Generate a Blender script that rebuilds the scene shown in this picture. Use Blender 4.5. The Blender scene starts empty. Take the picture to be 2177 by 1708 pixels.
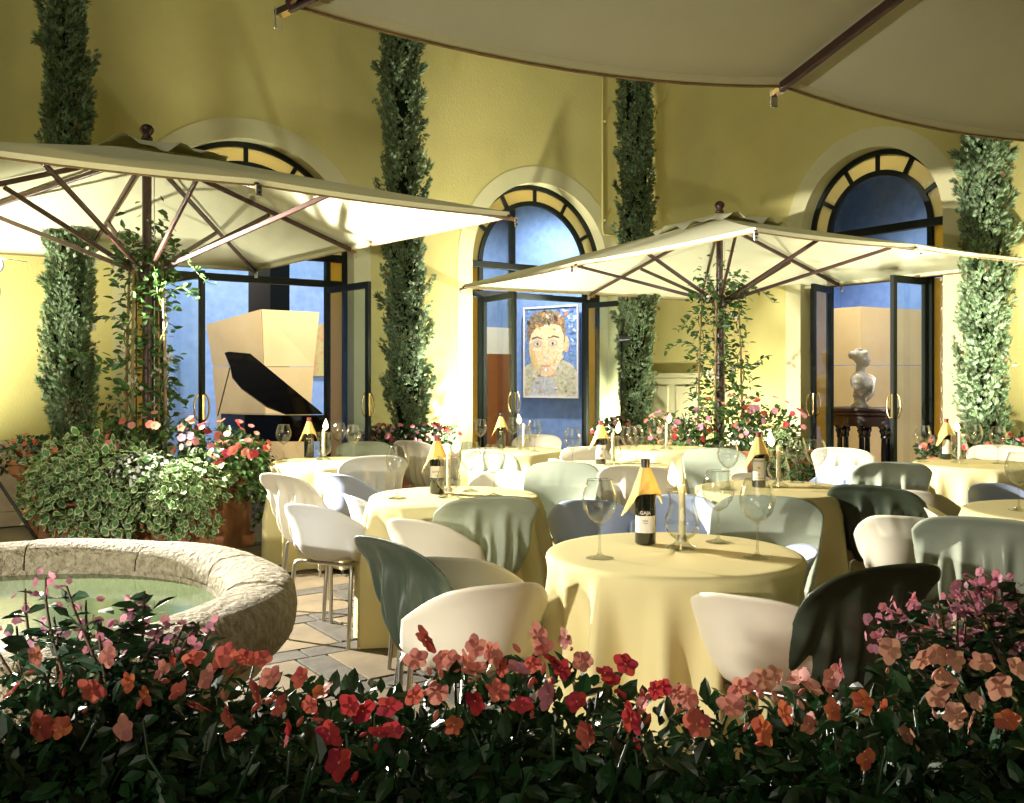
import bpy, math, random
import numpy as np
from mathutils import Vector, Matrix
R_ = math.radians
rng = np.random.default_rng(7)
random.seed(7)
sc = bpy.context.scene
col = sc.collection

# ------------------------------------------------------------------ camera
CH, F, CX, HY, W0, H0 = 1.35, 1993.0, 1088.5, 811.0, 2177.0, 1708.0
cam_d = bpy.data.cameras.new('camera'); cam = bpy.data.objects.new('camera', cam_d); col.objects.link(cam)
cam.location = (0, 0, CH); cam.rotation_euler = (R_(90), 0, 0)
cam_d.sensor_width = 36; cam_d.lens = F / W0 * 36
cam_d.shift_y = (HY - H0 / 2) / W0
cam_d.clip_start = 0.05; cam_d.clip_end = 300
sc.camera = cam

def pix(x, y, Y):
    return Vector(((x - CX) / F * Y, Y, CH - (y - HY) / F * Y))
def onlevel(x, y, h):
    return pix(x, y, F * (CH - h) / (y - HY))

# ------------------------------------------------------------------ world, exposure
w = bpy.data.worlds.new('World'); sc.world = w; w.use_nodes = True
nt = w.node_tree; bg = nt.nodes['Background']
sky = nt.nodes.new('ShaderNodeTexSky'); sky.sky_type = 'NISHITA'; sky.sun_disc = False
sky.sun_elevation = R_(32); sky.sun_rotation = R_(188)
sky.dust_density = 4.0
nt.links.new(sky.outputs[0], bg.inputs[0]); bg.inputs[1].default_value = 0.004
sun_d = bpy.data.lights.new('sun', 'SUN'); sun_d.energy = 0.72; sun_d.angle = R_(40); sun_d.color = (1, .97, .74)
sun = bpy.data.objects.new('sun', sun_d); col.objects.link(sun)
sun.rotation_euler = (R_(58), 0, R_(-8))
sc.view_settings.view_transform = 'Standard'; sc.view_settings.look = 'None'
sc.view_settings.exposure = 0.0; sc.view_settings.gamma = 1.0
cy = sc.cycles
cy.use_denoising = True
cy.max_bounces = 8; cy.transparent_max_bounces = 16; cy.transmission_bounces = 8
cy.sample_clamp_indirect = 4.0
cy.caustics_refractive = False; cy.caustics_reflective = False

# lamp strengths (the spotlights of the place and the added uplights; built further down with their fixtures)
E_LEFT_A, E_LEFT_B = 3400, 3000
E_FRONT = 600
E_RIGHT_A, E_UP = 300, 760
E_CORNER = 500
E_ROOM = 620

# ------------------------------------------------------------------ helpers
def tag(o, label=None, cat=None, group=None, kind=None):
    if label: o['label'] = label
    if cat: o['category'] = cat
    if group: o['group'] = group
    if kind: o['kind'] = kind
    return o

def empty(name, loc=(0, 0, 0), rz=0, label=None, cat=None, group=None):
    o = bpy.data.objects.new(name, None); col.objects.link(o)
    o.location = loc; o.rotation_euler = (0, 0, rz); o.empty_display_size = .1
    return tag(o, label, cat, group)

def fast_mesh(name, V, faces_idx, fsize, mats, smooth=False, mat_idx=None, sharp=None):
    """V (n,3); faces_idx flat loop indices; fsize face sizes"""
    me = bpy.data.meshes.new(name)
    V = np.asarray(V, dtype=np.float32); fi = np.asarray(faces_idx, dtype=np.int32); fs = np.asarray(fsize, dtype=np.int32)
    me.vertices.add(len(V)); me.vertices.foreach_set('co', V.ravel())
    me.loops.add(len(fi)); me.loops.foreach_set('vertex_index', fi)
    me.polygons.add(len(fs))
    st = np.zeros(len(fs), dtype=np.int32); st[1:] = np.cumsum(fs)[:-1]
    me.polygons.foreach_set('loop_start', st)
    if mat_idx is not None: me.polygons.foreach_set('material_index', np.asarray(mat_idx, dtype=np.int32))
    me.update(calc_edges=True)
    for m in (mats if isinstance(mats, (list, tuple)) else [mats]): me.materials.append(m)
    me.polygons.foreach_set('use_smooth', np.full(len(fs), bool(smooth)))
    if smooth:
        if sharp: me.set_sharp_from_angle(angle=R_(sharp))
    return me

def link(name, me, parent=None, loc=(0, 0, 0), rz=0):
    o = bpy.data.objects.new(name, me); col.objects.link(o)
    o.location = loc; o.rotation_euler = (0, 0, rz)
    if parent: o.parent = parent
    return o

class MB:
    def __init__(s): s.v = []; s.f = []; s.mi = []; s.cur = 0
    def add(s, V, Fs):
        n = len(s.v); s.v.extend([tuple(p) for p in V])
        for f in Fs: s.f.append([i + n for i in f]); s.mi.append(s.cur)
        return s
    def box(s, c, size, M=None, bev=0.0):
        hx, hy, hz = size[0] / 2, size[1] / 2, size[2] / 2
        c = Vector(c); V = []; Fs = []
        if bev <= 0:
            for x in (-hx, hx):
                for y in (-hy, hy):
                    for z in (-hz, hz): V.append(Vector((x, y, z)))
            Fs = [(0, 1, 3, 2), (4, 6, 7, 5), (0, 4, 5, 1), (2, 3, 7, 6), (0, 2, 6, 4), (1, 5, 7, 3)]
        else:
            b = min(bev, hx * .9, hy * .9, hz * .9); idx = {}
            for sx in (-1, 1):
                for sy in (-1, 1):
                    for sz in (-1, 1):
                        for a in range(3):
                            h = [hx - b, hy - b, hz - b]; h[a] = (hx, hy, hz)[a]
                            idx[(sx, sy, sz, a)] = len(V); V.append(Vector((sx * h[0], sy * h[1], sz * h[2])))
            for sg in (-1, 1):
                Fs.append([idx[(sg, y, z, 0)] for y, z in ((-1, -1), (1, -1), (1, 1), (-1, 1))])
                Fs.append([idx[(x, sg, z, 1)] for x, z in ((-1, -1), (1, -1), (1, 1), (-1, 1))])
                Fs.append([idx[(x, y, sg, 2)] for x, y in ((-1, -1), (1, -1), (1, 1), (-1, 1))])
            for p in (-1, 1):
                for q in (-1, 1):
                    Fs.append([idx[(p, q, -1, 0)], idx[(p, q, 1, 0)], idx[(p, q, 1, 1)], idx[(p, q, -1, 1)]])
                    Fs.append([idx[(p, -1, q, 0)], idx[(p, 1, q, 0)], idx[(p, 1, q, 2)], idx[(p, -1, q, 2)]])
                    Fs.append([idx[(-1, p, q, 1)], idx[(1, p, q, 1)], idx[(1, p, q, 2)], idx[(-1, p, q, 2)]])
            for sx in (-1, 1):
                for sy in (-1, 1):
                    for sz in (-1, 1): Fs.append([idx[(sx, sy, sz, a)] for a in range(3)])
        V = [(M @ p if M is not None else p) + c for p in V]
        return s.add(V, Fs)
    def bar(s, a, b, wd, ht, up=(0, 0, 1), bev=0):
        a, b = Vector(a), Vector(b); d = (b - a); L = d.length; d.normalize()
        y = Vector(up).cross(d)
        if y.length < 1e-4: y = Vector((1, 0, 0)).cross(d)
        y.normalize(); z = d.cross(y)
        return s.box((a + b) / 2, (L, wd, ht), Matrix((d, y, z)).transposed(), bev)
    def tube(s, path, r, n=8, caps=True):
        path = [Vector(p) for p in path]; rr = r if isinstance(r, (list, tuple)) else [r] * len(path)
        V = []; Fs = []; ref = None
        for i, p in enumerate(path):
            d = (path[min(i + 1, len(path) - 1)] - path[max(i - 1, 0)]).normalized()
            if ref is None:
                ref = Vector((0, 0, 1)) if abs(d.z) < .9 else Vector((1, 0, 0))
            x = d.cross(ref); 
            if x.length < 1e-5: x = d.cross(Vector((0, 1, 0)))
            x.normalize(); y = x.cross(d); ref = y
            for k in range(n):
                a = 2 * math.pi * k / n
                V.append(p + (x * math.cos(a) + y * math.sin(a)) * rr[i])
        for i in range(len(path) - 1):
            for k in range(n):
                k2 = (k + 1) % n
                Fs.append((i * n + k, i * n + k2, (i + 1) * n + k2, (i + 1) * n + k))
        if caps: Fs.append(list(range(n))[::-1]); Fs.append([(len(path) - 1) * n + k for k in range(n)])
        return s.add(V, Fs)
    def lathe(s, prof, n=24, c=(0, 0, 0), lob=None, caps=(False, False)):
        V = []; Fs = []; c = Vector(c)
        for (r, z) in prof:
            for k in range(n):
                a = 2 * math.pi * k / n; rr = r * (lob(a, z) if lob else 1)
                V.append(c + Vector((rr * math.cos(a), rr * math.sin(a), z)))
        for i in range(len(prof) - 1):
            for k in range(n):
                k2 = (k + 1) % n
                Fs.append((i * n + k, i * n + k2, (i + 1) * n + k2, (i + 1) * n + k))
        if caps[0]: Fs.append(list(range(n))[::-1])
        if caps[1]: Fs.append([(len(prof) - 1) * n + k for k in range(n)])
        return s.add(V, Fs)
    def grid(s, P, closed_u=False):
        """P[i][j] points"""
        ni, nj = len(P), len(P[0]); V = [p for row in P for p in row]; Fs = []
        for i in range(ni - 1):
            for j in range(nj - (0 if closed_u else 1)):
                j2 = (j + 1) % nj
                Fs.append((i * nj + j, i * nj + j2, (i + 1) * nj + j2, (i + 1) * nj + j))
        return s.add(V, Fs)
    def prism(s, poly, off):
        """polygon (world pts) extruded by vector off"""
        n = len(poly); off = Vector(off); V = [Vector(p) for p in poly] + [Vector(p) + off for p in poly]
        Fs = [list(range(n))[::-1], [n + i for i in range(n)]]
        for i in range(n): Fs.append((i, (i + 1) % n, n + (i + 1) % n, n + i))
        return s.add(V, Fs)
    def mesh(s, name, mats, smooth=False, sharp=None):
        fi = [i for f in s.f for i in f]; fs = [len(f) for f in s.f]
        return fast_mesh(name, np.array([tuple(p) for p in s.v]), fi, fs, mats, smooth, s.mi, sharp)
    def build(s, name, mats, parent=None, smooth=False, sharp=None, loc=(0, 0, 0), rz=0):
        return link(name, s.mesh(name, mats, smooth, sharp), parent, loc, rz)

# ------------------------------------------------------------------ materials
def mat(name, c, rough=.6, metal=0, spec=.5, var=0, vscale=4, c2=None, bump=0, bscale=40, island=0, transl=0, tcol=None, sss=0, coat=0, bdist=.01):
    m = bpy.data.materials.new(name); m.use_nodes = True; n = m.node_tree.nodes; L = m.node_tree.links
    b = n['Principled BSDF']; out = n['Material Output']
    b.inputs['Roughness'].default_value = rough; b.inputs['Metallic'].default_value = metal
    b.inputs['Specular IOR Level'].default_value = spec
    if coat: b.inputs['Coat Weight'].default_value = coat; b.inputs['Coat Roughness'].default_value = .08
    b.inputs['Base Color'].default_value = (*c, 1)
    src = None
    tc = n.new('ShaderNodeTexCoord')
    if var or c2:
        no = n.new('ShaderNodeTexNoise'); no.inputs['Scale'].default_value = vscale; no.inputs['Detail'].default_value = 6; no.inputs['Roughness'].default_value = .6
        L.new(tc.outputs['Object'], no.inputs['Vector'])
        r = n.new('ShaderNodeValToRGB'); r.color_ramp.elements[0].position = .32; r.color_ramp.elements[1].position = .68
        a = c2 if c2 else tuple(x * (1 - var) for x in c); z = c if c2 else tuple(min(1, x * (1 + var * .6)) for x in c)
        r.color_ramp.elements[0].color = (*a, 1); r.color_ramp.elements[1].color = (*z, 1)
        L.new(no.outputs['Fac'], r.inputs['Fac']); src = r.outputs['Color']
    if island:
        g = n.new('ShaderNodeNewGeometry'); hs = n.new('ShaderNodeHueSaturation')
        mr = n.new('ShaderNodeMapRange'); mr.inputs['To Min'].default_value = 1 - island; mr.inputs['To Max'].default_value = 1 + island
        L.new(g.outputs['Random Per Island'], mr.inputs['Value']); L.new(mr.outputs[0], hs.inputs['Value'])
        mh = n.new('ShaderNodeMapRange'); mh.inputs['To Min'].default_value = .5 - island * .06; mh.inputs['To Max'].default_value = .5 + island * .05
        L.new(g.outputs['Random Per Island'], mh.inputs['Value']); L.new(mh.outputs[0], hs.inputs['Hue'])
        if src: L.new(src, hs.inputs['Color'])
        else: hs.inputs['Color'].default_value = (*c, 1)
        src = hs.outputs['Color']
    if src: L.new(src, b.inputs['Base Color'])
    if bump:
        nb = n.new('ShaderNodeTexNoise'); nb.inputs['Scale'].default_value = bscale; nb.inputs['Detail'].default_value = 5
        L.new(tc.outputs['Object'], nb.inputs['Vector'])
        bp = n.new('ShaderNodeBump'); bp.inputs['Strength'].default_value = bump; bp.inputs['Distance'].default_value = bdist
        L.new(nb.outputs['Fac'], bp.inputs['Height']); L.new(bp.outputs[0], b.inputs['Normal'])
    if sss:
        b.inputs['Subsurface Weight'].default_value = sss; b.inputs['Subsurface Radius'].default_value = (.02, .012, .006)
    if transl:
        t = n.new('ShaderNodeBsdfTranslucent'); mx = n.new('ShaderNodeMixShader'); mx.inputs[0].default_value = transl
        if tcol: t.inputs['Color'].default_value = (*tcol, 1)
        elif src: L.new(src, t.inputs['Color'])
        else: t.inputs['Color'].default_value = (*c, 1)
        L.new(b.outputs[0], mx.inputs[1]); L.new(t.outputs[0], mx.inputs[2]); L.new(mx.outputs[0], out.inputs['Surface'])
    return m

def glass_thin(name, tint=(1, 1, 1), base=.04, edge=.55, rough=0.0, bump=0, bscale=20, haze=0.0, power=4):
    """thin sheet: transparent plus a mirror that grows towards grazing"""
    m = bpy.data.materials.new(name); m.use_nodes = True; n = m.node_tree.nodes; L = m.node_tree.links
    n.remove(n['Principled BSDF']); out = n['Material Output']
    tr = n.new('ShaderNodeBsdfTransparent'); tr.inputs[0].default_value = (*tint, 1)
    gl = n.new('ShaderNodeBsdfGlossy'); gl.inputs['Roughness'].default_value = max(rough, .01)
    lw = n.new('ShaderNodeLayerWeight'); lw.inputs[0].default_value = .5
    pw = n.new('ShaderNodeMath'); pw.operation = 'POWER'; pw.inputs[1].default_value = power
    mr = n.new('ShaderNodeMapRange'); mr.inputs['To Min'].default_value = base; mr.inputs['To Max'].default_value = edge
    L.new(lw.outputs['Facing'], pw.inputs[0]); L.new(pw.outputs[0], mr.inputs['Value'])
    mx = n.new('ShaderNodeMixShader'); L.new(mr.outputs[0], mx.inputs[0]); L.new(tr.outputs[0], mx.inputs[1]); L.new(gl.outputs[0], mx.inputs[2])
    last = mx
    if bump:
        tc = n.new('ShaderNodeTexCoord'); nb = n.new('ShaderNodeTexNoise'); nb.inputs['Scale'].default_value = bscale
        L.new(tc.outputs['Object'], nb.inputs['Vector'])
        bp = n.new('ShaderNodeBump'); bp.inputs['Strength'].default_value = bump; bp.inputs['Distance'].default_value = .02
        L.new(nb.outputs['Fac'], bp.inputs['Height']); L.new(bp.outputs[0], gl.inputs['Normal']); L.new(bp.outputs[0], lw.inputs['Normal'])
    if haze:
        df = n.new('ShaderNodeBsdfTranslucent'); df.inputs[0].default_value = (*tint, 1)
        m2 = n.new('ShaderNodeMixShader'); m2.inputs[0].default_value = haze
        L.new(mx.outputs[0], m2.inputs[1]); L.new(df.outputs[0], m2.inputs[2]); last = m2
    L.new(last.outputs[0], out.inputs['Surface'])
    return m

def glass_solid(name, tint=(1, 1, 1), ior=1.5):
    m = bpy.data.materials.new(name); m.use_nodes = True; b = m.node_tree.nodes['Principled BSDF']
    b.inputs['Base Color'].default_value = (*tint, 1); b.inputs['Transmission Weight'].default_value = 1; b.inputs['Roughness'].default_value = 0.0; b.inputs['IOR'].default_value = ior
    return m

def emit(name, c, s):
    m = bpy.data.materials.new(name); m.use_nodes = True; n = m.node_tree.nodes; n.remove(n['Principled BSDF'])
    e = n.new('ShaderNodeEmission'); e.inputs[0].default_value = (*c, 1); e.inputs[1].default_value = s
    m.node_tree.links.new(e.outputs[0], n['Material Output'].inputs[0]); return m

M = {}
M['plaster'] = mat('ochre_plaster', (.65, .575, .215), .9, var=.13, vscale=.55, bump=.35, bscale=45, spec=.2)
M['trim'] = mat('pale_plaster', (.67, .63, .36), .9, var=.06, vscale=1.5, bump=.2, bscale=50, spec=.2)
M['reveal'] = M['trim']
M['travertine'] = mat('travertine_panel', (.62, .53, .38), .7, c2=(.50, .40, .27), vscale=9, bump=.15, bscale=60)
M['frame'] = mat('dark_green_metal', (.010, .014, .011), .6, spec=.25)
M['clear'] = glass_thin('clear_pane', (.93, .97, .95), .05, .6)
M['rolled'] = glass_thin('rolled_glass', (.95, .70, .18), .20, .6, rough=.28, bump=.6, bscale=25, haze=.78)
M['brass'] = mat('brass', (.75, .55, .22), .25, 1)
M['steel'] = mat('brushed_steel', (.62, .60, .56), .28, 1)
M['canopy'] = mat('canopy_canvas', (.69, .68, .46), .9, bump=.30, bscale=7, spec=.1, transl=.08, tcol=(.34, .28, .10), var=.04, vscale=3)
M['wood'] = mat('mahogany', (.055, .020, .012), .45, c2=(.028, .010, .007), vscale=14)
M['terracotta'] = mat('terracotta', (.45, .20, .09), .85, c2=(.34, .14, .07), vscale=7, bump=.2, bscale=30)
M['soil'] = mat('soil', (.03, .02, .012), .95, bump=.8, bscale=30)
M['cloth'] = mat('cream_linen', (.80, .70, .35), .9, bump=.18, bscale=420, spec=.15, transl=.10, bdist=.003)
M['napkin'] = mat('golden_damask', (.72, .53, .17), .8, c2=(.64, .45, .13), vscale=35, bump=.2, bscale=260, spec=.3, bdist=.003)
M['leaf'] = mat('leaf_green', (.045, .10, .022), .42, island=.45, transl=.25)
M['leafbed'] = mat('leaf_bed', (.020, .056, .017), .36, island=.5, transl=.15)
M['leafdark'] = mat('leaf_dark', (.022, .060, .022), .38, island=.5, transl=.12)
M['leafpale'] = mat('leaf_variegated_rim', (.60, .66, .36), .5, island=.2, transl=.2)
M['leafmid'] = mat('leaf_variegated_heart', (.085, .20, .055), .5, island=.3, transl=.2)
M['cypress'] = mat('cypress_sprig', (.165, .235, .115), .5, island=.75, transl=.12)
M['cypress_core'] = mat('cypress_core', (.008, .014, .006), 1.0, spec=0)  # near-black, for the shade deep inside the crowns
M['cypress_brown'] = mat('cypress_dry', (.20, .11, .045), .8, island=.3)
M['bark'] = mat('bark', (.12, .075, .045), .9, bump=.6, bscale=25, var=.3)
M['bamboo'] = mat('bamboo', (.30, .19, .07), .6, var=.3, vscale=12)
M['stem'] = mat('green_stem', (.09, .13, .03), .5)
def petal(nm, c): M[nm] = mat('petal_' + nm, c, .6, c2=tuple(x * .78 for x in c), vscale=60, island=.18, transl=.25, spec=.25)
petal('red', (.62, .055, .065)); petal('coral', (.72, .17, .12)); petal('salmon', (.78, .31, .24)); petal('pink', (.80, .30, .38)); petal('orange', (.70, .19, .08)); petal('white', (.80, .78, .70)); petal('mauve', (.55, .24, .33)); petal('peach', (.72, .36, .24))
M['basin'] = mat('travertine_rim', (.46, .40, .27), .85, c2=(.24, .19, .11), vscale=30, bump=1.0, bscale=36, bdist=.05)
M['lobe'] = mat('marble_lobe', (.62, .60, .48), .55, var=.06)
M['water'] = mat('pool_water', (.12, .17, .08), .10, bump=.10, bscale=9, spec=.6)  # green base lifted to stand in for reflections of lit parasol and wall
M['slab'] = mat('tan_slab', (.135, .098, .046), .85, c2=(.075, .054, .026), vscale=3.5, bump=.35, bscale=18)
M['strip'] = mat('grey_porphyry', (.060, .049, .031), .85, c2=(.032, .026, .017), vscale=6, bump=.8, bscale=14)
M['mortar'] = mat('mortar', (.12, .10, .07), .95)
M['blue'] = mat('blue_stucco', (.15, .27, .61), .6, c2=(.21, .345, .70), vscale=9, spec=.3)
M['white'] = mat('white_wall', (.75, .74, .70), .8)
M['black'] = mat('black_lacquer', (.006, .006, .006), .08, spec=.6)
M['blackmat'] = mat('black_metal', (.012, .012, .012), .4)
M['maple'] = mat('pale_maple', (.72, .56, .30), .4, c2=(.66, .50, .25), vscale=3)
M['reddoor'] = mat('cherry_wood', (.30, .10, .035), .45, c2=(.22, .07, .025), vscale=5)
M['marble'] = mat('white_marble', (.50, .47, .40), .28, var=.08, vscale=5)
M['bottle'] = mat('bottle_glass', (.008, .010, .006), .05, spec=.7, coat=.6)
M['label'] = mat('wine_label', (.74, .68, .50), .7)
M['labelw'] = mat('wine_label_white', (.78, .75, .66), .7)
M['ink'] = mat('ink', (.02, .018, .015), .7)
M['gold'] = mat('label_gold', (.55, .38, .10), .5)
M['lettering'] = mat('label_cream_print', (.80, .74, .58), .6)
M['capred'] = mat('red_capsule', (.16, .022, .016), .35)
M['capblack'] = mat('black_capsule', (.012, .010, .010), .35)
M['wax'] = mat('candle_wax', (.82, .72, .42), .5, sss=.4)
M['bowl'] = glass_thin('crystal_bowl', (.96, .98, .97), .13, 1.0, power=2.2)
M['glass'] = glass_thin('crystal_stem', (.95, .97, .95), .12, .9, power=2.0)
M['flame'] = emit('flame', (1, .66, .24), 11)
M['lens'] = emit('lamp_lens', (1, .96, .88), 12)
CHAIR = {'cream': mat('chair_cream', (.76, .70, .55), .38, spec=.4), 'white': mat('chair_white', (.74, .74, .72), .38, spec=.4),
         'blue': mat('chair_blue', (.50, .58, .80), .38, spec=.4), 'sage': mat('chair_sage', (.36, .40, .305), .36, spec=.4),
         'green': mat('chair_green', (.046, .060, .040), .36, spec=.4)}

# ------------------------------------------------------------------ the two walls of the court
PHI = math.atan(.692); d1 = Vector((math.cos(PHI), math.sin(PHI), 0)); n1 = Vector((-math.sin(PHI), math.cos(PHI), 0))
d2 = Vector((math.sin(PHI), -math.cos(PHI), 0)); n2 = Vector((math.cos(PHI), math.sin(PHI), 0))
CORNER = Vector((1.728, 13.17, 0))
class Fr:
    def __init__(s, d, n): s.d = d; s.n = n
    def p(s, a, t, z): return CORNER + s.d * a + s.n * t + Vector((0, 0, z))
W1, W2 = Fr(d1, n1), Fr(d2, n2)
A1 = dict(fr=W1, c=-5.49, R=1.19, hs=2.76, half=.93)
A2 = dict(fr=W1, c=-1.60, R=1.10, hs=2.84, half=.84)
A3 = dict(fr=W2, c=3.70, R=.87, hs=3.00, half=.60)
TOP, THK, REC = 9.0, .34, .20

ground = MB().box((0, 20, -.06), (120, 120, .1)).build('ground', M['mortar']); tag(ground, 'joint bed under the courtyard paving', kind='structure')

def wall(name, fr, s0, s1, arches, label):
    root = empty(name, fr.p((s0 + s1) / 2, 0, 0), label=label, cat='wall')
    mb = MB(); N = 40
    def q(t):
        cur = s0
        for a in arches:
            mb.add([fr.p(cur, t, 0), fr.p(a['c'] - a['R'], t, 0), fr.p(a['c'] - a['R'], t, TOP), fr.p(cur, t, TOP)], [(0, 1, 2, 3)])
            for i in range(N):
                x0 = math.pi * (1 - i / N); x1 = math.pi * (1 - (i + 1) / N)
                P = [(a['c'] + a['R'] * math.cos(x), a['hs'] + a['R'] * math.sin(x)) for x in (x0, x1)]
                mb.add([fr.p(P[0][0], t, P[0][1]), fr.p(P[1][0], t, P[1][1]), fr.p(P[1][0], t, TOP), fr.p(P[0][0], t, TOP)], [(0, 1, 2, 3)])
            cur = a['c'] + a['R']
        mb.add([fr.p(cur, t, 0), fr.p(s1, t, 0), fr.p(s1, t, TOP), fr.p(cur, t, TOP)], [(0, 1, 2, 3)])
    q(0); q(THK)
    inv = Matrix.Translation(-root.location)
    o = mb.build('plaster_face', M['plaster'], root); o.location = -root.location
    for a in arches:
        pts = [(a['c'] - a['R'], 0)] + [(a['c'] + a['R'] * math.cos(math.pi * (1 - i / N)), a['hs'] + a['R'] * math.sin(math.pi * (1 - i / N))) for i in range(N + 1)] + [(a['c'] + a['R'], 0)]
        mb = MB(); mb.grid([[fr.p(s_, t, z) for (s_, z) in pts] for t in (0, THK)])
        o = mb.build('arch_reveal', M['reveal'], root, smooth=True, sharp=40); o.location = -root.location
        bw = .21; ro = a['R'] + bw
        pin = pts; pout = [(a['c'] - ro, 0)] + [(a['c'] + ro * math.cos(math.pi * (1 - i / N)), a['hs'] + ro * math.sin(math.pi * (1 - i / N))) for i in range(N + 1)] + [(a['c'] + ro, 0)]
        mb = MB(); mb.grid([[fr.p(*(pp[0], tt, pp[1])) for pp in P_] for P_, tt in ((pin, 0), (pin, -.004), (pout, -.004), (pout, 0))])
        o = mb.build('arch_trim', M['trim'], root); o.location = -root.location
    return root
wall1 = wall('courtyard_wall', W1, -16, 0, [A1, A2], 'ochre plaster wall with the piano arch and the portrait arch')
wall2 = wall('courtyard_wall', W2, 0, 12, [A3], 'ochre plaster wall with the arched door to the bust')

# stone dado: one panel after another
def dado(fr, s0, s1, root):
    n = max(1, round((s1 - s0) / .95)); wd = (s1 - s0) / n
    for i in range(n):
        c = s0 + (i + .5) * wd
        mb = MB(); Mx = Matrix((fr.d, fr.n, Vector((0, 0, 1)))).transposed()
        mb.box(fr.p(c, -.014, .44), (wd - .006, .028, .60), Mx, .004)
        o = mb.build('stone_panel', M['travertine'], root); o.location = -root.location
        mb = MB(); mb.box(fr.p(c, -.02, .068), (wd - .006, .04, .134), Mx, .004)
        o = mb.build('plinth_stone', M['travertine'], root); o.location = -root.location
        mb = MB(); mb.box(fr.p(c, -.02, .766), (wd - .004, .04, .045), Mx, .006)
        o = mb.build('cap_stone', M['travertine'], root); o.location = -root.location
b_ = .22
dado(W1, -10.2, A1['c'] - A1['R'] - b_, wall1); dado(W1, A1['c'] + A1['R'] + b_, A2['c'] - A2['R'] - b_, wall1); dado(W1, A2['c'] + A2['R'] + b_, -.02, wall1)
dado(W2, 1.75, A3['c'] - A3['R'] - b_, wall2); dado(W2, A3['c'] + A3['R'] + b_, 7.5, wall2)

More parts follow.
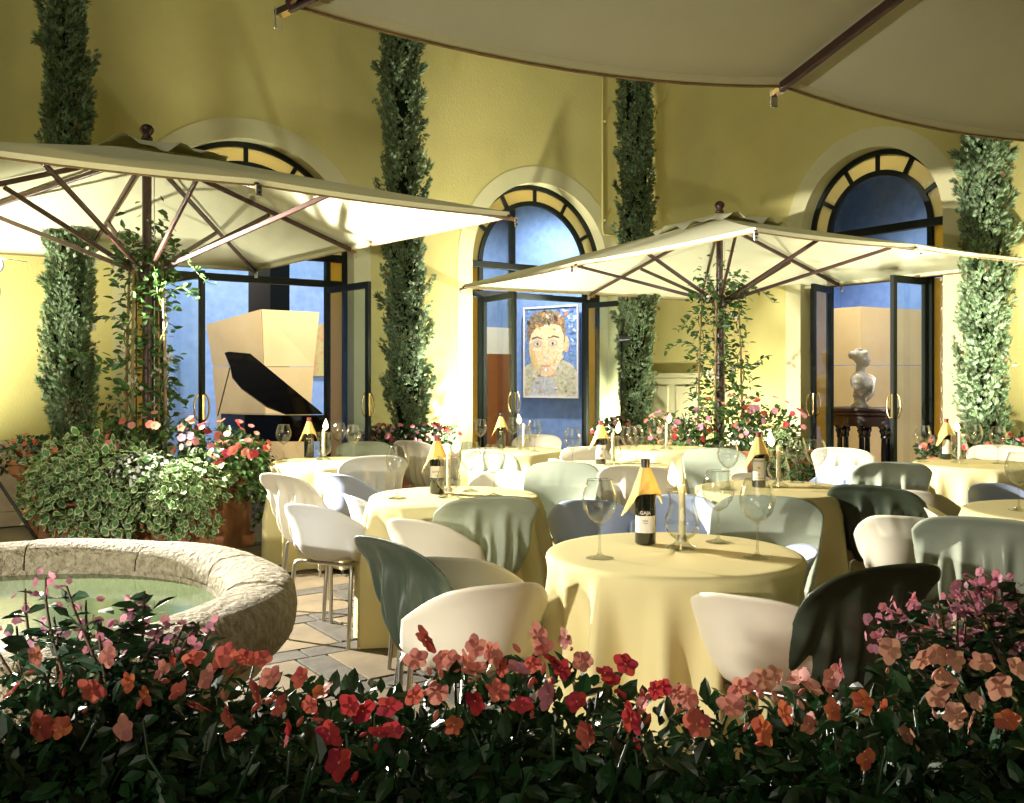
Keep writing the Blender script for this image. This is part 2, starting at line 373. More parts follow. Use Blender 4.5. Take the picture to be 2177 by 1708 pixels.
# ------------------------------------------------------------------ arched doors
def arched_door(a, label, open_l, open_r, hd=2.42):
    fr, c, R, hs, half = a['fr'], a['c'], a['R'], a['hs'], a['half']
    t0 = REC; root = empty('arched_door', fr.p(c, t0, 0), label=label, cat='door')
    def put(mb, name, m, parent=None, smooth=False):
        o = mb.build(name, m, parent or root, smooth); o.location = -root.location if parent is None else (0, 0, 0); return o
    Mx = Matrix((fr.d, fr.n, Vector((0, 0, 1)))).transposed()
    def arc(mb, ri, ro, ta, tb, x0=0, x1=math.pi, N=36):
        rows = []
        for (r, t) in ((ri, ta), (ro, ta), (ro, tb), (ri, tb), (ri, ta)):
            rows.append([fr.p(c + r * math.cos(x0 + (x1 - x0) * i / N), t, hs + r * math.sin(x0 + (x1 - x0) * i / N)) for i in range(N + 1)])
        mb.grid(rows)
    mb = MB(); arc(mb, R - .055, R - .002, t0 - .03, t0 + .04)
    for s_ in (-1, 1): mb.box(fr.p(c + s_ * (R - .0285), t0 + .005, hs / 2), (.053, .07, hs), Mx)
    put(mb, 'outer_frame', M['frame'])
    ri = half + .02
    mb = MB(); arc(mb, ri - .03, ri + .03, t0 - .02, t0 + .03); put(mb, 'inner_arch_bar', M['frame'])
    for k in range(1, 6):
        x = math.pi * k / 6; mb = MB()
        mb.bar(fr.p(c + (ri + .025) * math.cos(x), t0 + .005, hs + (ri + .025) * math.sin(x)), fr.p(c + (R - .05) * math.cos(x), t0 + .005, hs + (R - .05) * math.sin(x)), .045, .045, up=fr.n)
        put(mb, 'fan_bar', M['frame'])
    for k in range(6):
        x0, x1 = math.pi * k / 6 + .02, math.pi * (k + 1) / 6 - .02
        mb = MB(); rows = [[fr.p(c + r * math.cos(x0 + (x1 - x0) * i / 6), t0 + .008, hs + r * math.sin(x0 + (x1 - x0) * i / 6)) for i in range(7)] for r in (ri + .02, R - .045)]
        mb.grid(rows); put(mb, 'fan_pane', M['rolled'])
    mb = MB(); N = 30
    P = [fr.p(c + (ri - .02) * math.cos(math.pi * i / N), t0 + .006, hs + .03 + (ri - .03) * math.sin(math.pi * i / N)) for i in range(N + 1)]
    mb.add(P, [list(range(N + 1))]); put(mb, 'lunette_pane', M['clear'])
    for nm, z, h in (('springing_bar', hs, .085), ('transom', hd + .045, .075)):
        mb = MB(); mb.box(fr.p(c, t0, z), (2 * R - .11, .075, h), Mx, .006); put(mb, nm, M['frame'])
    for s_ in (-1, 1):
        mb = MB(); mb.box(fr.p(c + s_ * (half + .02), t0 + .001, hs / 2 - .02), (.055, .07, hs - .05), Mx); put(mb, 'door_post', M['frame'])
        g0, g1 = half + .05, R - .055
        mb = MB(); mb.box(fr.p(c + s_ * (g0 + g1) / 2, t0 + .01, (hd + .05) / 2 + .15), (g1 - g0, .004, hd - .35), Mx); put(mb, 'side_pane', M['rolled'])
        mb = MB(); mb.box(fr.p(c + s_ * (g0 + g1) / 2, t0, .16), (g1 - g0, .05, .3), Mx); put(mb, 'kick_panel', M['frame'])
        mb = MB(); mb.box(fr.p(c + s_ * (g0 + g1) / 2, t0 + .01, (hs + hd) / 2 + .02), (g1 - g0, .004, hs - hd - .12), Mx); put(mb, 'side_pane', M['rolled'])
    mb = MB(); mb.box(fr.p(c, t0 + .01, (hs + hd) / 2 + .02), (2 * half - .02, .004, hs - hd - .12), Mx); put(mb, 'transom_pane', M['clear'])
    # leaves, hinged on the posts, standing open towards the court
    for s_, al in ((-1, open_l), (1, open_r)):
        al = R_(al); hp = fr.p(c + s_ * (half - .012), t0 - .03, 0)
        dirn = (fr.d * (-s_ * math.cos(al)) - fr.n * math.sin(al)); per = Vector((0, 0, 1)).cross(dirn)
        wl = half - .02; Ml = Matrix((dirn, per, Vector((0, 0, 1)))).transposed()
        leaf = MB()
        for x, ww in ((.03, .06), (wl - .03, .06)): leaf.box(hp + dirn * x + Vector((0, 0, hd / 2 + .01)), (ww, .045, hd - .02), Ml, .004)
        for z, hh in ((.16, .30), (hd - .035, .07)): leaf.box(hp + dirn * wl / 2 + Vector((0, 0, z + .0)), (wl - .12, .043, hh), Ml)
        lo = leaf.build('door_leaf', M['frame'], root); lo.location = -root.location
        pn = MB().box(hp + dirn * wl / 2 + Vector((0, 0, hd / 2 + .12)), (wl - .11, .006, hd - .38), Ml).build('pane', M['clear'], lo)
        # twisted brass pull, both faces
        for sg in (-1, 1):
            path = []
            for i in range(9):
                a_ = math.pi * i / 8; path.append(hp + dirn * (wl - .03) + per * sg * (.024 + .055 * math.sin(a_)) + Vector((0, 0, 1.10 - .13 * math.cos(a_))))
            MB().tube(path, .009, 6).build('handle', M['brass'], lo, True)
        MB().box(hp + dirn * (wl + .0) + Vector((0, 0, 1.1)), (.004, .022, .24), Ml).build('lock_plate', M['brass'], lo)
    return root
arched_door(A1, 'dark arched double door standing open in front of the piano', 78, 97)
arched_door(A2, 'dark arched double door standing open in front of the portrait', 95, 100)
arched_door(A3, 'dark arched double door standing open in front of the bust', 72, 88)

# low panelled door in the second wall, beside the corner
pd = empty('panel_door', W2.p(.78, 0, 0), label='pale low panelled door in the wall by the corner cypress', cat='door')
Mw2 = Matrix((W2.d, W2.n, Vector((0, 0, 1)))).transposed()
def w2box(nm, s_, t, z, sx, sy, sz, m, parent, bev=.004):
    o = MB().box(W2.p(s_, t, z), (sx, sy, sz), Mw2, bev).build(nm, m, parent); o.location = -pd.location; return o
w2box('door_board', .78, -.02, .70, 1.0, .04, 1.38, M['trim'], pd)
for ss in (.53, 1.03):
    for zz, hh in ((1.08, .42), (.50, .56)): w2box('raised_panel', ss, -.047, zz, .36, .014, hh, M['trim'], pd, .008)
w2box('lintel', .78, -.03, 1.43, 1.12, .06, .06, M['trim'], pd)

# conduit and its brackets on the first wall, cable box by the third cypress
MBp = MB(); MBp.tube([W1.p(-.62, -.03, 7.4), W1.p(-.62, -.03, 3.42), W1.p(-.60, -.03, 3.36), W1.p(-.30, -.03, 3.36)], .016, 8)
co = MBp.build('wall_conduit', M['plaster'], None, True); tag(co, 'thin ochre conduit running down the wall beside the portrait arch', 'conduit')
for z in (4.9, 3.55): MB().box(W1.p(-.60, -.025, z), (.06, .05, .03), None, .004).build('bracket', M['plaster'], co)

cbx = empty('junction_box', W2.p(.62, -.02, 5.62), label='small white junction box with a cable loop high by the corner cypress', cat='box')
MB().box((0, 0, 0), (.30, .04, .16), Mw2, .006).build('housing', M['trim'], cbx)
MB().tube([Vector((0, 0, -.08)) + W2.d * (.14 - .34 * f) - W2.n * .03 + Vector((0, 0, -.42 * math.sin(math.pi * f) ** .8)) for f in [i / 12 for i in range(13)]], .007, 6).build('cable', M['trim'], cbx, True)

# ------------------------------------------------------------------ rooms behind the arches
def quad(nm, pts, m, lab=None):
    o = MB().add(pts, [(0, 1, 2, 3)]).build(nm, m); return tag(o, lab, kind='structure')
D1 = 3.4
quad('interior_floor', [W1.p(-8.4, THK, .012), W1.p(4.2, THK, .012), W1.p(4.2, 5.2, .012), W1.p(-8.4, 5.2, .012)], M['maple'], 'pale timber floor of the piano room')
quad('interior_ceiling', [W1.p(-8.4, THK, 4.3), W1.p(4.2, THK, 4.3), W1.p(4.2, 5.2, 4.3), W1.p(-8.4, 5.2, 4.3)], mat('warm_vault', (.62, .45, .13), .8), 'ochre ceiling of the piano room')
bw_ = MB(); # back wall with a dark opening
for (a, b, z0) in ((-8.4, -4.36, 0), (-3.74, -2.3, 0), (-2.3, .9, 0)):
    bw_.add([W1.p(a, D1, 0), W1.p(b, D1, 0), W1.p(b, D1, 4.3), W1.p(a, D1, 4.3)], [(0, 1, 2, 3)])
tag(bw_.build('interior_wall', M['blue']), 'blue stucco back wall of the piano room', kind='structure')
quad('interior_wall', [W1.p(-4.36, D1 + .8, 0), W1.p(-3.74, D1 + .8, 0), W1.p(-3.74, D1 + .8, 4.3), W1.p(-4.36, D1 + .8, 4.3)], M['blackmat'], 'black sheet for the unlit passage in the blue wall')  # black surface stands in for the unlit depth of the opening
quad('interior_wall', [W1.p(-8.4, THK, 0), W1.p(-8.4, D1, 0), W1.p(-8.4, D1, 4.3), W1.p(-8.4, THK, 4.3)], M['blue'], 'blue side wall of the piano room')
# diagonal blue wall that carries the portrait
DA = pix(1096, HY, 15.4); DB = DA + Vector((math.cos(R_(-39)), math.sin(R_(-39)), 0)) * 2.7
def ray_plane(x, y, P0, nrm):
    o = Vector((0, 0, CH)); d = pix(x, y, 1) - o; t = (P0 - o).dot(nrm) / d.dot(nrm); return o + d * t
for P_ in (DA, DB): P_.z = 0
up4 = Vector((0, 0, 4.3))
quad('interior_wall', [DA, DB, DB + up4, DA + up4], M['blue'], 'blue diagonal wall behind the portrait')
dn = Vector((math.sin(R_(-39)), -math.cos(R_(-39)), 0))
# white board band and cherry door seen through the open leaf of the portrait arch
def backrect(nm, x0, x1, y0, y1, m, label, cat, off=.05, th=.04, parts=None):
    P0 = W1.p(0, D1 - off, 0); pts = [ray_plane(x, y, P0, n1) for x, y in ((x0, y1), (x1, y1), (x1, y0), (x0, y0))]
    for k in (0, 3): pass
    z0 = min(pts[0].z, pts[1].z); z1 = max(pts[2].z, pts[3].z)
    pts[0].z = pts[1].z = max(z0, .015); pts[2].z = pts[3].z = z1
    o = MB().prism(pts, n1 * th).build(nm, m); return tag(o, label, cat)
backrect('wall_panel', 1020, 1094, 698, 752, M['white'], 'white band panel above the cherry wood door', 'panel', off=.06)
cd = backrect('interior_door', 1020, 1094, 754, 990, M['reddoor'], 'cherry wood door inside, left of the portrait', 'door', off=.06)

def painting():
    P0 = DA + dn * .09
    q4 = [ray_plane(x, y, P0, dn) for x, y in ((1117, 842), (1229, 842), (1229, 650), (1117, 650))]
    ex = (q4[1] - q4[0]); ex.z = 0; wd = ex.length; ex.normalize(); h = q4[2].z - q4[1].z
    root = empty('painting', q4[0] + ex * wd / 2, label='large colourful painted portrait in a pale frame on blue wall', cat='painting')
    o0 = root.location.copy(); ez = Vector((0, 0, 1))
    def P(u, v, t=0): return ex * ((u - .5) * wd) + ez * (v * h) + dn * t
    fm = MB()
    for (u0, u1, v0, v1) in ((-.02, 1.02, -.02, 0), (-.02, 1.02, 1, 1.02), (-.02, 0, 0, 1), (1, 1.02, 0, 1)):
        fm.prism([P(u0, v0), P(u1, v0), P(u1, v1), P(u0, v1)], dn * .035)
    fm.build('frame', M['white'], root)
    MB().prism([P(0, 0, -.02), P(1, 0, -.02), P(1, 1, -.02), P(0, 1, -.02)], dn * .035).build('canvas', mat('painted_blue', (.22, .38, .70), .7, c2=(.06, .13, .40), vscale=26), root)
    def blob(nm, pts, c, c2, t, sc_=14):
        MB().prism([P(u, v, .014) for u, v in pts], dn * t).build(nm, mat('paint_' + nm, c, .7, c2=c2, vscale=sc_), root)
    def ell(cx, cy, rx, ry, n=22, a0=0, a1=6.283): return [(cx + rx * math.cos(a0 + (a1 - a0) * i / n), cy + ry * math.sin(a0 + (a1 - a0) * i / n)) for i in range(n)]
    blob('shoulders', [(.0, .0), (1, 0), (1, .26), (.90, .36), (.70, .42), (.62, .34), (.50, .24), (.30, .30), (.22, .40), (.05, .36), (0, .33)], (.70, .66, .56), (.34, .38, .22), .002, 18)
    blob('jumper', [(.10, .0), (.62, .0), (.58, .16), (.46, .24), (.30, .26), (.16, .16)], (.62, .64, .70), (.36, .40, .42), .003, 22)
    blob('neck', [(.26, .22), (.58, .22), (.64, .42), (.22, .42)], (.72, .58, .40), (.58, .36, .20), .003, 20)
    blob('ear', ell(.79, .585, .055, .095), (.74, .64, .40), (.60, .34, .18), .002, 20)
    blob('hair', [(.05, .62), (.04, .76), (.10, .90), (.24, .965), (.45, .975), (.64, .95), (.76, .87), (.79, .74), (.76, .60), (.5, .7), (.2, .7)], (.05, .05, .06), (.40, .28, .15), .003, 30)
    blob('face', [(.09, .60), (.09, .50), (.12, .40), (.20, .31), (.31, .235), (.42, .21), (.54, .245), (.64, .33), (.71, .44), (.745, .56), (.75, .68), (.68, .79), (.54, .82), (.38, .80), (.22, .775), (.13, .71)], (.86, .78, .60), (.80, .50, .22), .005, 26)
    blob('shadow_plane', [(.09, .60), (.09, .50), (.12, .40), (.20, .31), (.27, .26), (.25, .40), (.19, .52), (.17, .62)], (.70, .62, .30), (.66, .40, .18), .006, 26)
    blob('forehead', [(.40, .70), (.66, .70), (.68, .79), (.54, .815), (.40, .79)], (.82, .50, .26), (.84, .72, .44), .006, 30)
    blob('socket', ell(.255, .60, .095, .045), (.60, .48, .34), (.48, .40, .34), .007, 30)
    blob('socket', ell(.545, .605, .095, .045), (.66, .52, .36), (.50, .42, .36), .007, 30)
    blob('brow', [(.14, .645), (.25, .665), (.345, .645), (.34, .66), (.25, .685), (.15, .67)], (.12, .13, .11), (.24, .22, .14), .008, 30)
    blob('brow', [(.455, .65), (.56, .67), (.67, .65), (.66, .67), (.56, .69), (.46, .67)], (.12, .13, .11), (.24, .22, .14), .008, 30)
    for cx in (.255, .545):
        blob('eye', [(cx - .06, .592), (cx - .02, .608), (cx + .02, .608), (cx + .06, .594), (cx + .02, .583), (cx - .02, .583)], (.74, .74, .72), (.6, .55, .5), .009)
        blob('iris', ell(cx, .596, .022, .014), (.05, .06, .08), (.1, .1, .12), .011)
    blob('nose', [(.335, .60), (.365, .58), (.36, .48), (.40, .455), (.44, .46), (.42, .44), (.36, .43), (.31, .45), (.33, .52)], (.70, .50, .30), (.78, .60, .40), .008, 30)
    blob('mouth', [(.285, .345), (.35, .36), (.395, .353), (.44, .36), (.52, .345), (.46, .335), (.40, .328), (.34, .335)], (.62, .30, .22), (.70, .42, .30), .008, 30)
    blob('chin_shade', [(.32, .30), (.48, .30), (.45, .318), (.35, .318)], (.70, .56, .36), (.62, .46, .30), .008, 30)
    g = np.random.default_rng(12)
    def strokes(nm, n, inside, cols, L=.095, off=.020):
        mb = MB(); ms = [mat('stroke_%s' % nm, c, .6, island=.25) for c in cols]
        while n > 0:
            u, v = g.random(), g.random()
            if not inside(u, v): continue
            n -= 1; a = g.normal() * .9 + 1.2; l = L * (.5 + g.random()); w_ = .016 + .018 * g.random(); dx, dy = math.cos(a) * l, math.sin(a) * l; px, py = -math.sin(a) * w_, math.cos(a) * w_
            q = [(u, v), (u + dx * .5 + px, v + (dy * .5 + py) * .6), (u + dx, v + dy * .6), (u + dx * .5 - px, v + (dy * .5 - py) * .6)]
            if any(not (0 < a_ < 1 and 0 < b_ < 1) for a_, b_ in q): continue
            mb.cur = int(g.integers(0, len(cols))); mb.prism([P(a_, b_, off + .004 * g.random()) for a_, b_ in q], dn * .002)
        mb.build(nm, ms, root)['kind'] = 'stuff'
    face_in = lambda u, v: ((u - .42) / .31) ** 2 + ((v - .53) / .29) ** 2 < 1 and not (abs(v - .6) < .035) and not (abs(v - .345) < .03 and abs(u - .4) < .13) and not (abs(u - .37) < .07 and .42 < v < .6)
    strokes('face_strokes', 16, face_in, [(.86, .78, .58), (.84, .76, .40), (.82, .56, .34), (.86, .84, .74)])
    strokes('hair_strokes', 30, lambda u, v: ((u - .42) / .38) ** 2 + ((v - .82) / .15) ** 2 < 1 and v > .74, [(.04, .04, .05), (.10, .14, .08), (.36, .22, .10), (.62, .30, .12), (.5, .48, .4)])
    strokes('ground_strokes', 40, lambda u, v: v > .45 and ((u - .42) / .46) ** 2 + ((v - .62) / .42) ** 2 > 1, [(.16, .30, .66), (.30, .46, .78), (.08, .14, .40), (.40, .52, .76)])
    strokes('garment_strokes', 16, lambda u, v: v < .33 and abs(u - .45) < .5, [(.66, .62, .52), (.42, .46, .26), (.72, .56, .28), (.70, .68, .70), (.60, .34, .24)])
painting()

# piano room furniture: maple screen, grand piano
def panel(nm, parent, pts, th, m):
    """pts world corners bl, br, tr, tl"""
    n_ = (pts[1] - pts[0]).cross(pts[3] - pts[0]).normalized(); return MB().prism(pts, n_ * th).build(nm, m, parent)
scr = empty('folding_screen', (0, 0, 0), label='tall two-panel pale maple screen behind the grand piano', cat='screen')
def scrpanel(x0, Y0, yt0, x1, Y1, yt1, xb0, xb1, ys):
    a0, a1 = pix(x0, yt0, Y0), pix(x1, yt1, Y1)
    def at(x, Y, z): p = pix(x, HY, Y); p.z = z; return p
    zs0, zs1 = pix(x0, ys, Y0).z, pix(x1, ys, Y1).z
    k = .44
    m0, m1 = xb0, xb1
    xm0 = x0 + (m0 - x0) * k; xm1 = x1 + (m1 - x1) * k
    panel('screen_panel', scr, [at(m0, Y0, .05), at(m1, Y1, .05), at(xm1 + (m1 - xm1) * .012, Y1, zs1 - .005), at(xm0 + (m0 - xm0) * .012, Y0, zs0 - .005)], -.03, M['maple'])
    panel('screen_panel', scr, [at(xm0, Y0, zs0 + .003), at(xm1, Y1, zs1 + .003), a1, a0], -.03, M['maple'])
scrpanel(438, 12.7, 690, 554, 12.2, 658, 470, 566, 780)
scrpanel(557, 12.2, 658, 679, 12.5, 664, 568, 652, 780)

pn = empty('grand_piano', pix(570, HY, 11.75), label='black grand piano with its lid propped open inside', cat='piano'); pn.location.z = 0
po = pn.location.copy()
def ploc(o): o.location = -po; return o
Yp = 11.75
body = [pix(470, HY, 11.9), pix(520, HY, 11.55), pix(600, HY, 11.35), pix(690, HY, 11.4), pix(740, HY, 11.8), pix(700, HY, 12.15), pix(600, HY, 12.0), pix(480, HY, 12.3)]
for p in body: p.z = .62
ploc(MB().prism(body, (0, 0, .32)).build('case', M['black'], pn))
for x, Y in ((500, 11.85), (690, 11.6), (690, 12.0)):
    p = pix(x, HY, Y); ploc(MB().tube([(p.x, p.y, .012), (p.x, p.y, .12), (p.x, p.y, .62)], [.03, .045, .06], 10).build('leg', M['black'], pn))
LP0 = pix(690, 880, 11.45); LN = Vector((.45, -1.0, .62)).normalized()
lidpx = [(478, 750), (487, 748), (532, 752), (686, 879), (608, 880), (568, 865), (514, 826), (494, 802), (490, 780)]
lid = [ray_plane(x, y, LP0, LN) for x, y in lidpx]
ploc(MB().prism(lid, LN * -.025).build('lid', M['black'], pn))
ploc(MB().tube([ray_plane(489, 782, LP0, LN), pix(463, 884, 11.8)], .008, 6).build('lid_prop', M['blackmat'], pn))
tag(backrect('painting', 664, 700, 690, 800, mat('small_canvas', (.35, .42, .16), .7, c2=(.45, .16, .12), vscale=12), None, None, off=.07), 'small multicoloured painting partly hidden behind the maple screen', 'painting')

# bust room
D2 = 3.0
quad('interior_floor', [W2.p(1.2, THK, .012), W2.p(7, THK, .012), W2.p(7, D2 + 1, .012), W2.p(1.2, D2 + 1, .012)], M['maple'], 'pale timber floor of the bust room')
quad('interior_ceiling', [W2.p(1.2, THK, 4.4), W2.p(7, THK, 4.4), W2.p(7, D2 + 1, 4.4), W2.p(1.2, D2 + 1, 4.4)], bpy.data.materials['warm_vault'], 'ochre ceiling of the bust room')
for a, b, t0, t1 in ((1.2, 7, D2, D2), (1.2, 1.2, THK, D2), (7, 7, THK, D2)):
    quad('interior_wall', [W2.p(a, t0, 0), W2.p(b, t1, 0), W2.p(b, t1, 4.4), W2.p(a, t0, 4.4)], M['blue'], ['blue stucco back wall of the bust room', 'blue left wall of the bust room', 'blue right wall of the bust room'][0 if a != b else (1 if a < 2 else 2)])
scr = empty('folding_screen', (0, 0, 0), label='tall pale maple screen behind the marble bust', cat='screen')
scrpanel(1758, 12.1, 657, 1829, 11.8, 652, 1758, 1829, 777)
scrpanel(1831, 11.8, 652, 1975, 12.3, 660, 1831, 1975, 777)
ct = pix(1838, HY, 11.0); ct.z = 0
con = empty('console_table', ct, label='dark carved console table with fluted columns inside', cat='table')
zt = pix(0, 866, 11.0).z
Mc = Matrix.Rotation(PHI - R_(90) + R_(18), 3, 'Z')
MB().box((0, 0, zt - .025), (.74, .42, .05), Mc, .012).box((0, 0, zt - .075), (.68, .37, .045), Mc, .01).build('table_top', M['wood'], con)
MB().box((0, 0, zt - .16), (.62, .32, .12), Mc, .006).build('apron', M['wood'], con)
for sx in (-.25, 0, .25):
    for sy in (-.11, .11):
        p = Mc @ Vector((sx, sy, 0))
        cl = MB().lathe([(.040, .10), (.040, .12), (.030, .15), (.032, .5), (.028, zt - .36)], 16, p, lob=lambda a, z: 1 + .07 * math.cos(8 * a)).build('column', M['black'], con)
        MB().lathe([(.028, zt - .36), (.036, zt - .34), (.032, zt - .31), (.050, zt - .27), (.040, zt - .25), (.062, zt - .222), (.062, zt - .215)], 16, p, lob=lambda a, z: 1 + .12 * math.cos(8 * a)).build('capital', M['black'], cl)
MB().box((0, 0, .056), (.70, .38, .088), Mc, .01).build('base', M['wood'], con)

def solid_mesh(name, elems, voxel, m):
    """ellipsoids fused into one continuous skin"""
    mb = MB(); n_, k_ = 20, 12
    for e in elems:
        c_, r_ = Vector(e[0]), e[1]; rot = Matrix.Rotation(e[2], 3, 'Z') if len(e) > 2 else Matrix.Identity(3); rows = []
        for i in range(1, k_):
            ph = math.pi * i / k_; rows.append([c_ + rot @ Vector((r_[0] * math.sin(ph) * math.cos(2 * math.pi * j / n_), r_[1] * math.sin(ph) * math.sin(2 * math.pi * j / n_), -r_[2] * math.cos(ph))) for j in range(n_)])
        b0 = len(mb.v); mb.grid(rows, True)
        mb.add(rows[0], [list(range(n_))[::-1]]); mb.add(rows[-1], [list(range(n_))])
    o = mb.build(name + '_rough', m)
    w_ = o.modifiers.new('weld', 'WELD'); w_.merge_threshold = .0001
    r = o.modifiers.new('remesh', 'REMESH'); r.mode = 'VOXEL'; r.voxel_size = voxel
    sm_ = o.modifiers.new('smooth', 'SMOOTH'); sm_.factor = .5; sm_.iterations = 3
    dg = bpy.context.evaluated_depsgraph_get(); me = bpy.data.meshes.new_from_object(o.evaluated_get(dg)); bpy.data.objects.remove(o)
    for p in me.polygons: p.use_smooth = True
    return me
bp_ = pix(1828, HY, 11.0); bp_.z = zt
bust = empty('marble_bust', bp_, R_(-28), label='white marble bust of a woman with pinned hair on the console', cat='bust')
# facing local +x
S = .62
hd_ = [((0, 0, .475), (.072, .060, .075)), ((.035, 0, .45), (.054, .049, .070)), ((.050, 0, .412), (.034, .034, .028)), ((.090, 0, .450), (.016, .010, .020)), ((.084, 0, .426), (.010, .017, .008)),
       ((-.018, 0, .495), (.078, .070, .066)), ((-.092, 0, .50), (.040, .042, .040)), ((0, .058, .455), (.020, .012, .024)), ((0, -.058, .455), (.020, .012, .024))]
for k in range(11):
    a_ = -1.9 + 3.8 * k / 10; hd_.append(((.048 * math.cos(a_), .053 * math.sin(a_), .512 + .016 * math.cos(a_) + .006 * (k % 2)), (.019, .019, .019)))
for k in range(6): hd_.append(((.012 * math.cos(k) - .02, .035 * math.sin(k * 1.05), .553), (.022, .020, .018)))
cs_, sn_ = math.cos(R_(40)), math.sin(R_(40))
el = [((c_[0] * cs_ - c_[1] * sn_ + .01, c_[0] * sn_ + c_[1] * cs_, c_[2]), r_, R_(40)) for c_, r_ in hd_]
el += [((.005, 0, .36), (.044, .043, .085)), ((0, 0, .305), (.065, .095, .035)), ((0, 0, .262), (.085, .165, .068)), ((.035, 0, .21), (.085, .135, .095)), ((0, .145, .245), (.066, .058, .078)), ((0, -.145, .245), (.066, .058, .078)), ((.085, .06, .205), (.045, .048, .045)), ((.085, -.06, .205), (.045, .048, .045)), ((.01, 0, .145), (.07, .095, .06))]
bo = link('figure', solid_mesh('bust', el, .007, M['marble']), bust)
for k in range(6):
    MB().tube([(.035 + .095 * math.sin(math.pi * t * .8 + .2), .165 - .035 * k - (.17 - .012 * k) * t, .315 - .022 * k - .15 * t + .02 * math.sin(3 * t)) for t in (0, .2, .4, .6, .8, 1)], [.007, .012, .014, .014, .011, .006], 8).build('drapery_fold', M['marble'], bo, True)
MB().lathe([(.085, 0), (.085, .018), (.07, .025), (.055, .045), (.05, .075), (.06, .10), (.07, .11), (.05, .13)], 24, caps=(True, True)).build('socle', M['marble'], bust, True, 40)
for o in (bust,): o.scale = (1.22, 1.22, 1.22)

# room lamps: recessed ceiling spots
def room_spot(pos, aim, e, label, size=100):
    t = empty('ceiling_spotlight', pos, label=label, cat='lamp', group='spotlights inside the rooms')
    MB().lathe([(.05, 0), (.05, .09)], 16, caps=(False, True)).build('housing', M['blackmat'], t)
    MB().lathe([(.046, .012)], 16, caps=(True, False)).build('lens', M['lens'], t)
    ld = bpy.data.lights.new('room_spot', 'SPOT'); ld.energy = e; ld.spot_size = R_(size); ld.spot_blend = .8; ld.shadow_soft_size = .06; ld.color = (1, .93, .82)
    lo = bpy.data.objects.new('bulb', ld); col.objects.link(lo); lo.parent = t; lo.location = (0, 0, -.01)
    lo.rotation_euler = (Vector(aim) - Vector(pos)).to_track_quat('-Z', 'Y').to_euler()
room_spot(W1.p(-6.3, 1.1, 4.15), W1.p(-5.2, 3.2, 1.4), E_ROOM, 'ceiling spot over the left of the maple screen')
room_spot(W1.p(-3.9, .9, 4.15), W1.p(-4.2, 3.4, 1.8), E_ROOM, 'ceiling spot right of the piano')
room_spot(W1.p(-.9, 1.0, 4.15), W1.p(.2, 3.2, 1.4), E_ROOM * 1.2, 'ceiling spot lighting the portrait')
room_spot(W2.p(2.7, .9, 4.2), W2.p(3.0, 2.6, 1.2), E_ROOM, 'ceiling spot left of the bust')
room_spot(W2.p(4.4, .8, 4.2), W2.p(3.4, 2.6, 1.6), E_ROOM * .7, 'ceiling spot right of the bust')

room_spot(W1.p(A1['c'], 1.1, 4.2), W1.p(A1['c'], .2, 3.3), 32, 'added ceiling spot brightening the fan panes of the piano arch', 150)  # unseen spots added behind the arches so the fan panes glow amber
room_spot(W1.p(A2['c'], 1.1, 4.2), W1.p(A2['c'], .2, 3.3), 32, 'added ceiling spot brightening the fan panes of the portrait arch', 150)
room_spot(W2.p(A3['c'], 1.1, 4.25), W2.p(A3['c'], .2, 3.3), 32, 'added ceiling spot brightening the fan panes of the bust arch', 150)

# ------------------------------------------------------------------ paving: slabs in courses along the walls with dark strips between
pav = empty('pavement', (0, 0, 0)); tag(pav, 'courtyard paving of tan slabs and grey strips', kind='structure')
slab_me = {}
def piece(nm, a, b, sa, sb, m, dz):
    key = (nm, round(sa, 2), round(sb, 2), len(slab_me) % 1)
    if key not in slab_me: slab_me[key] = MB().box((0, 0, 0), (sa - .010, sb - .010, .03), None, .004).mesh(nm, m)
    p = W1.d * a + W1.n * b
    o = link(nm, slab_me[key], pav, (p.x, p.y, dz - .0155), PHI); return o
A_, B_ = .72, .64; random.seed(5)
cnt = 0
for i in range(-8, 12):
    for j in range(0, 18):
        a, b = i * A_ + (.31 if j % 2 else 0), j * B_ + .25
        p = W1.d * a + W1.n * b
        if p.y < 2.2 or p.y > 7.6 or abs(p.x) > p.y * .62 + .8: continue
        if (p - CORNER).dot(n2) > -.4 or (p - CORNER).dot(n1) > -.4: continue
        piece('paving_slab', a, b, A_ - .16, B_ - .16, M['slab'], .004 + random.uniform(-.003, .002))
        piece('paving_strip', a + A_ / 2 - .0, b, .16, B_ - .16, M['strip'], .003 + random.uniform(-.003, .002))
        for h_ in (-1, 1): piece('paving_strip', a + h_ * A_ / 4, b + B_ / 2, A_ / 2, .16, M['strip'], .003 + random.uniform(-.003, .002))

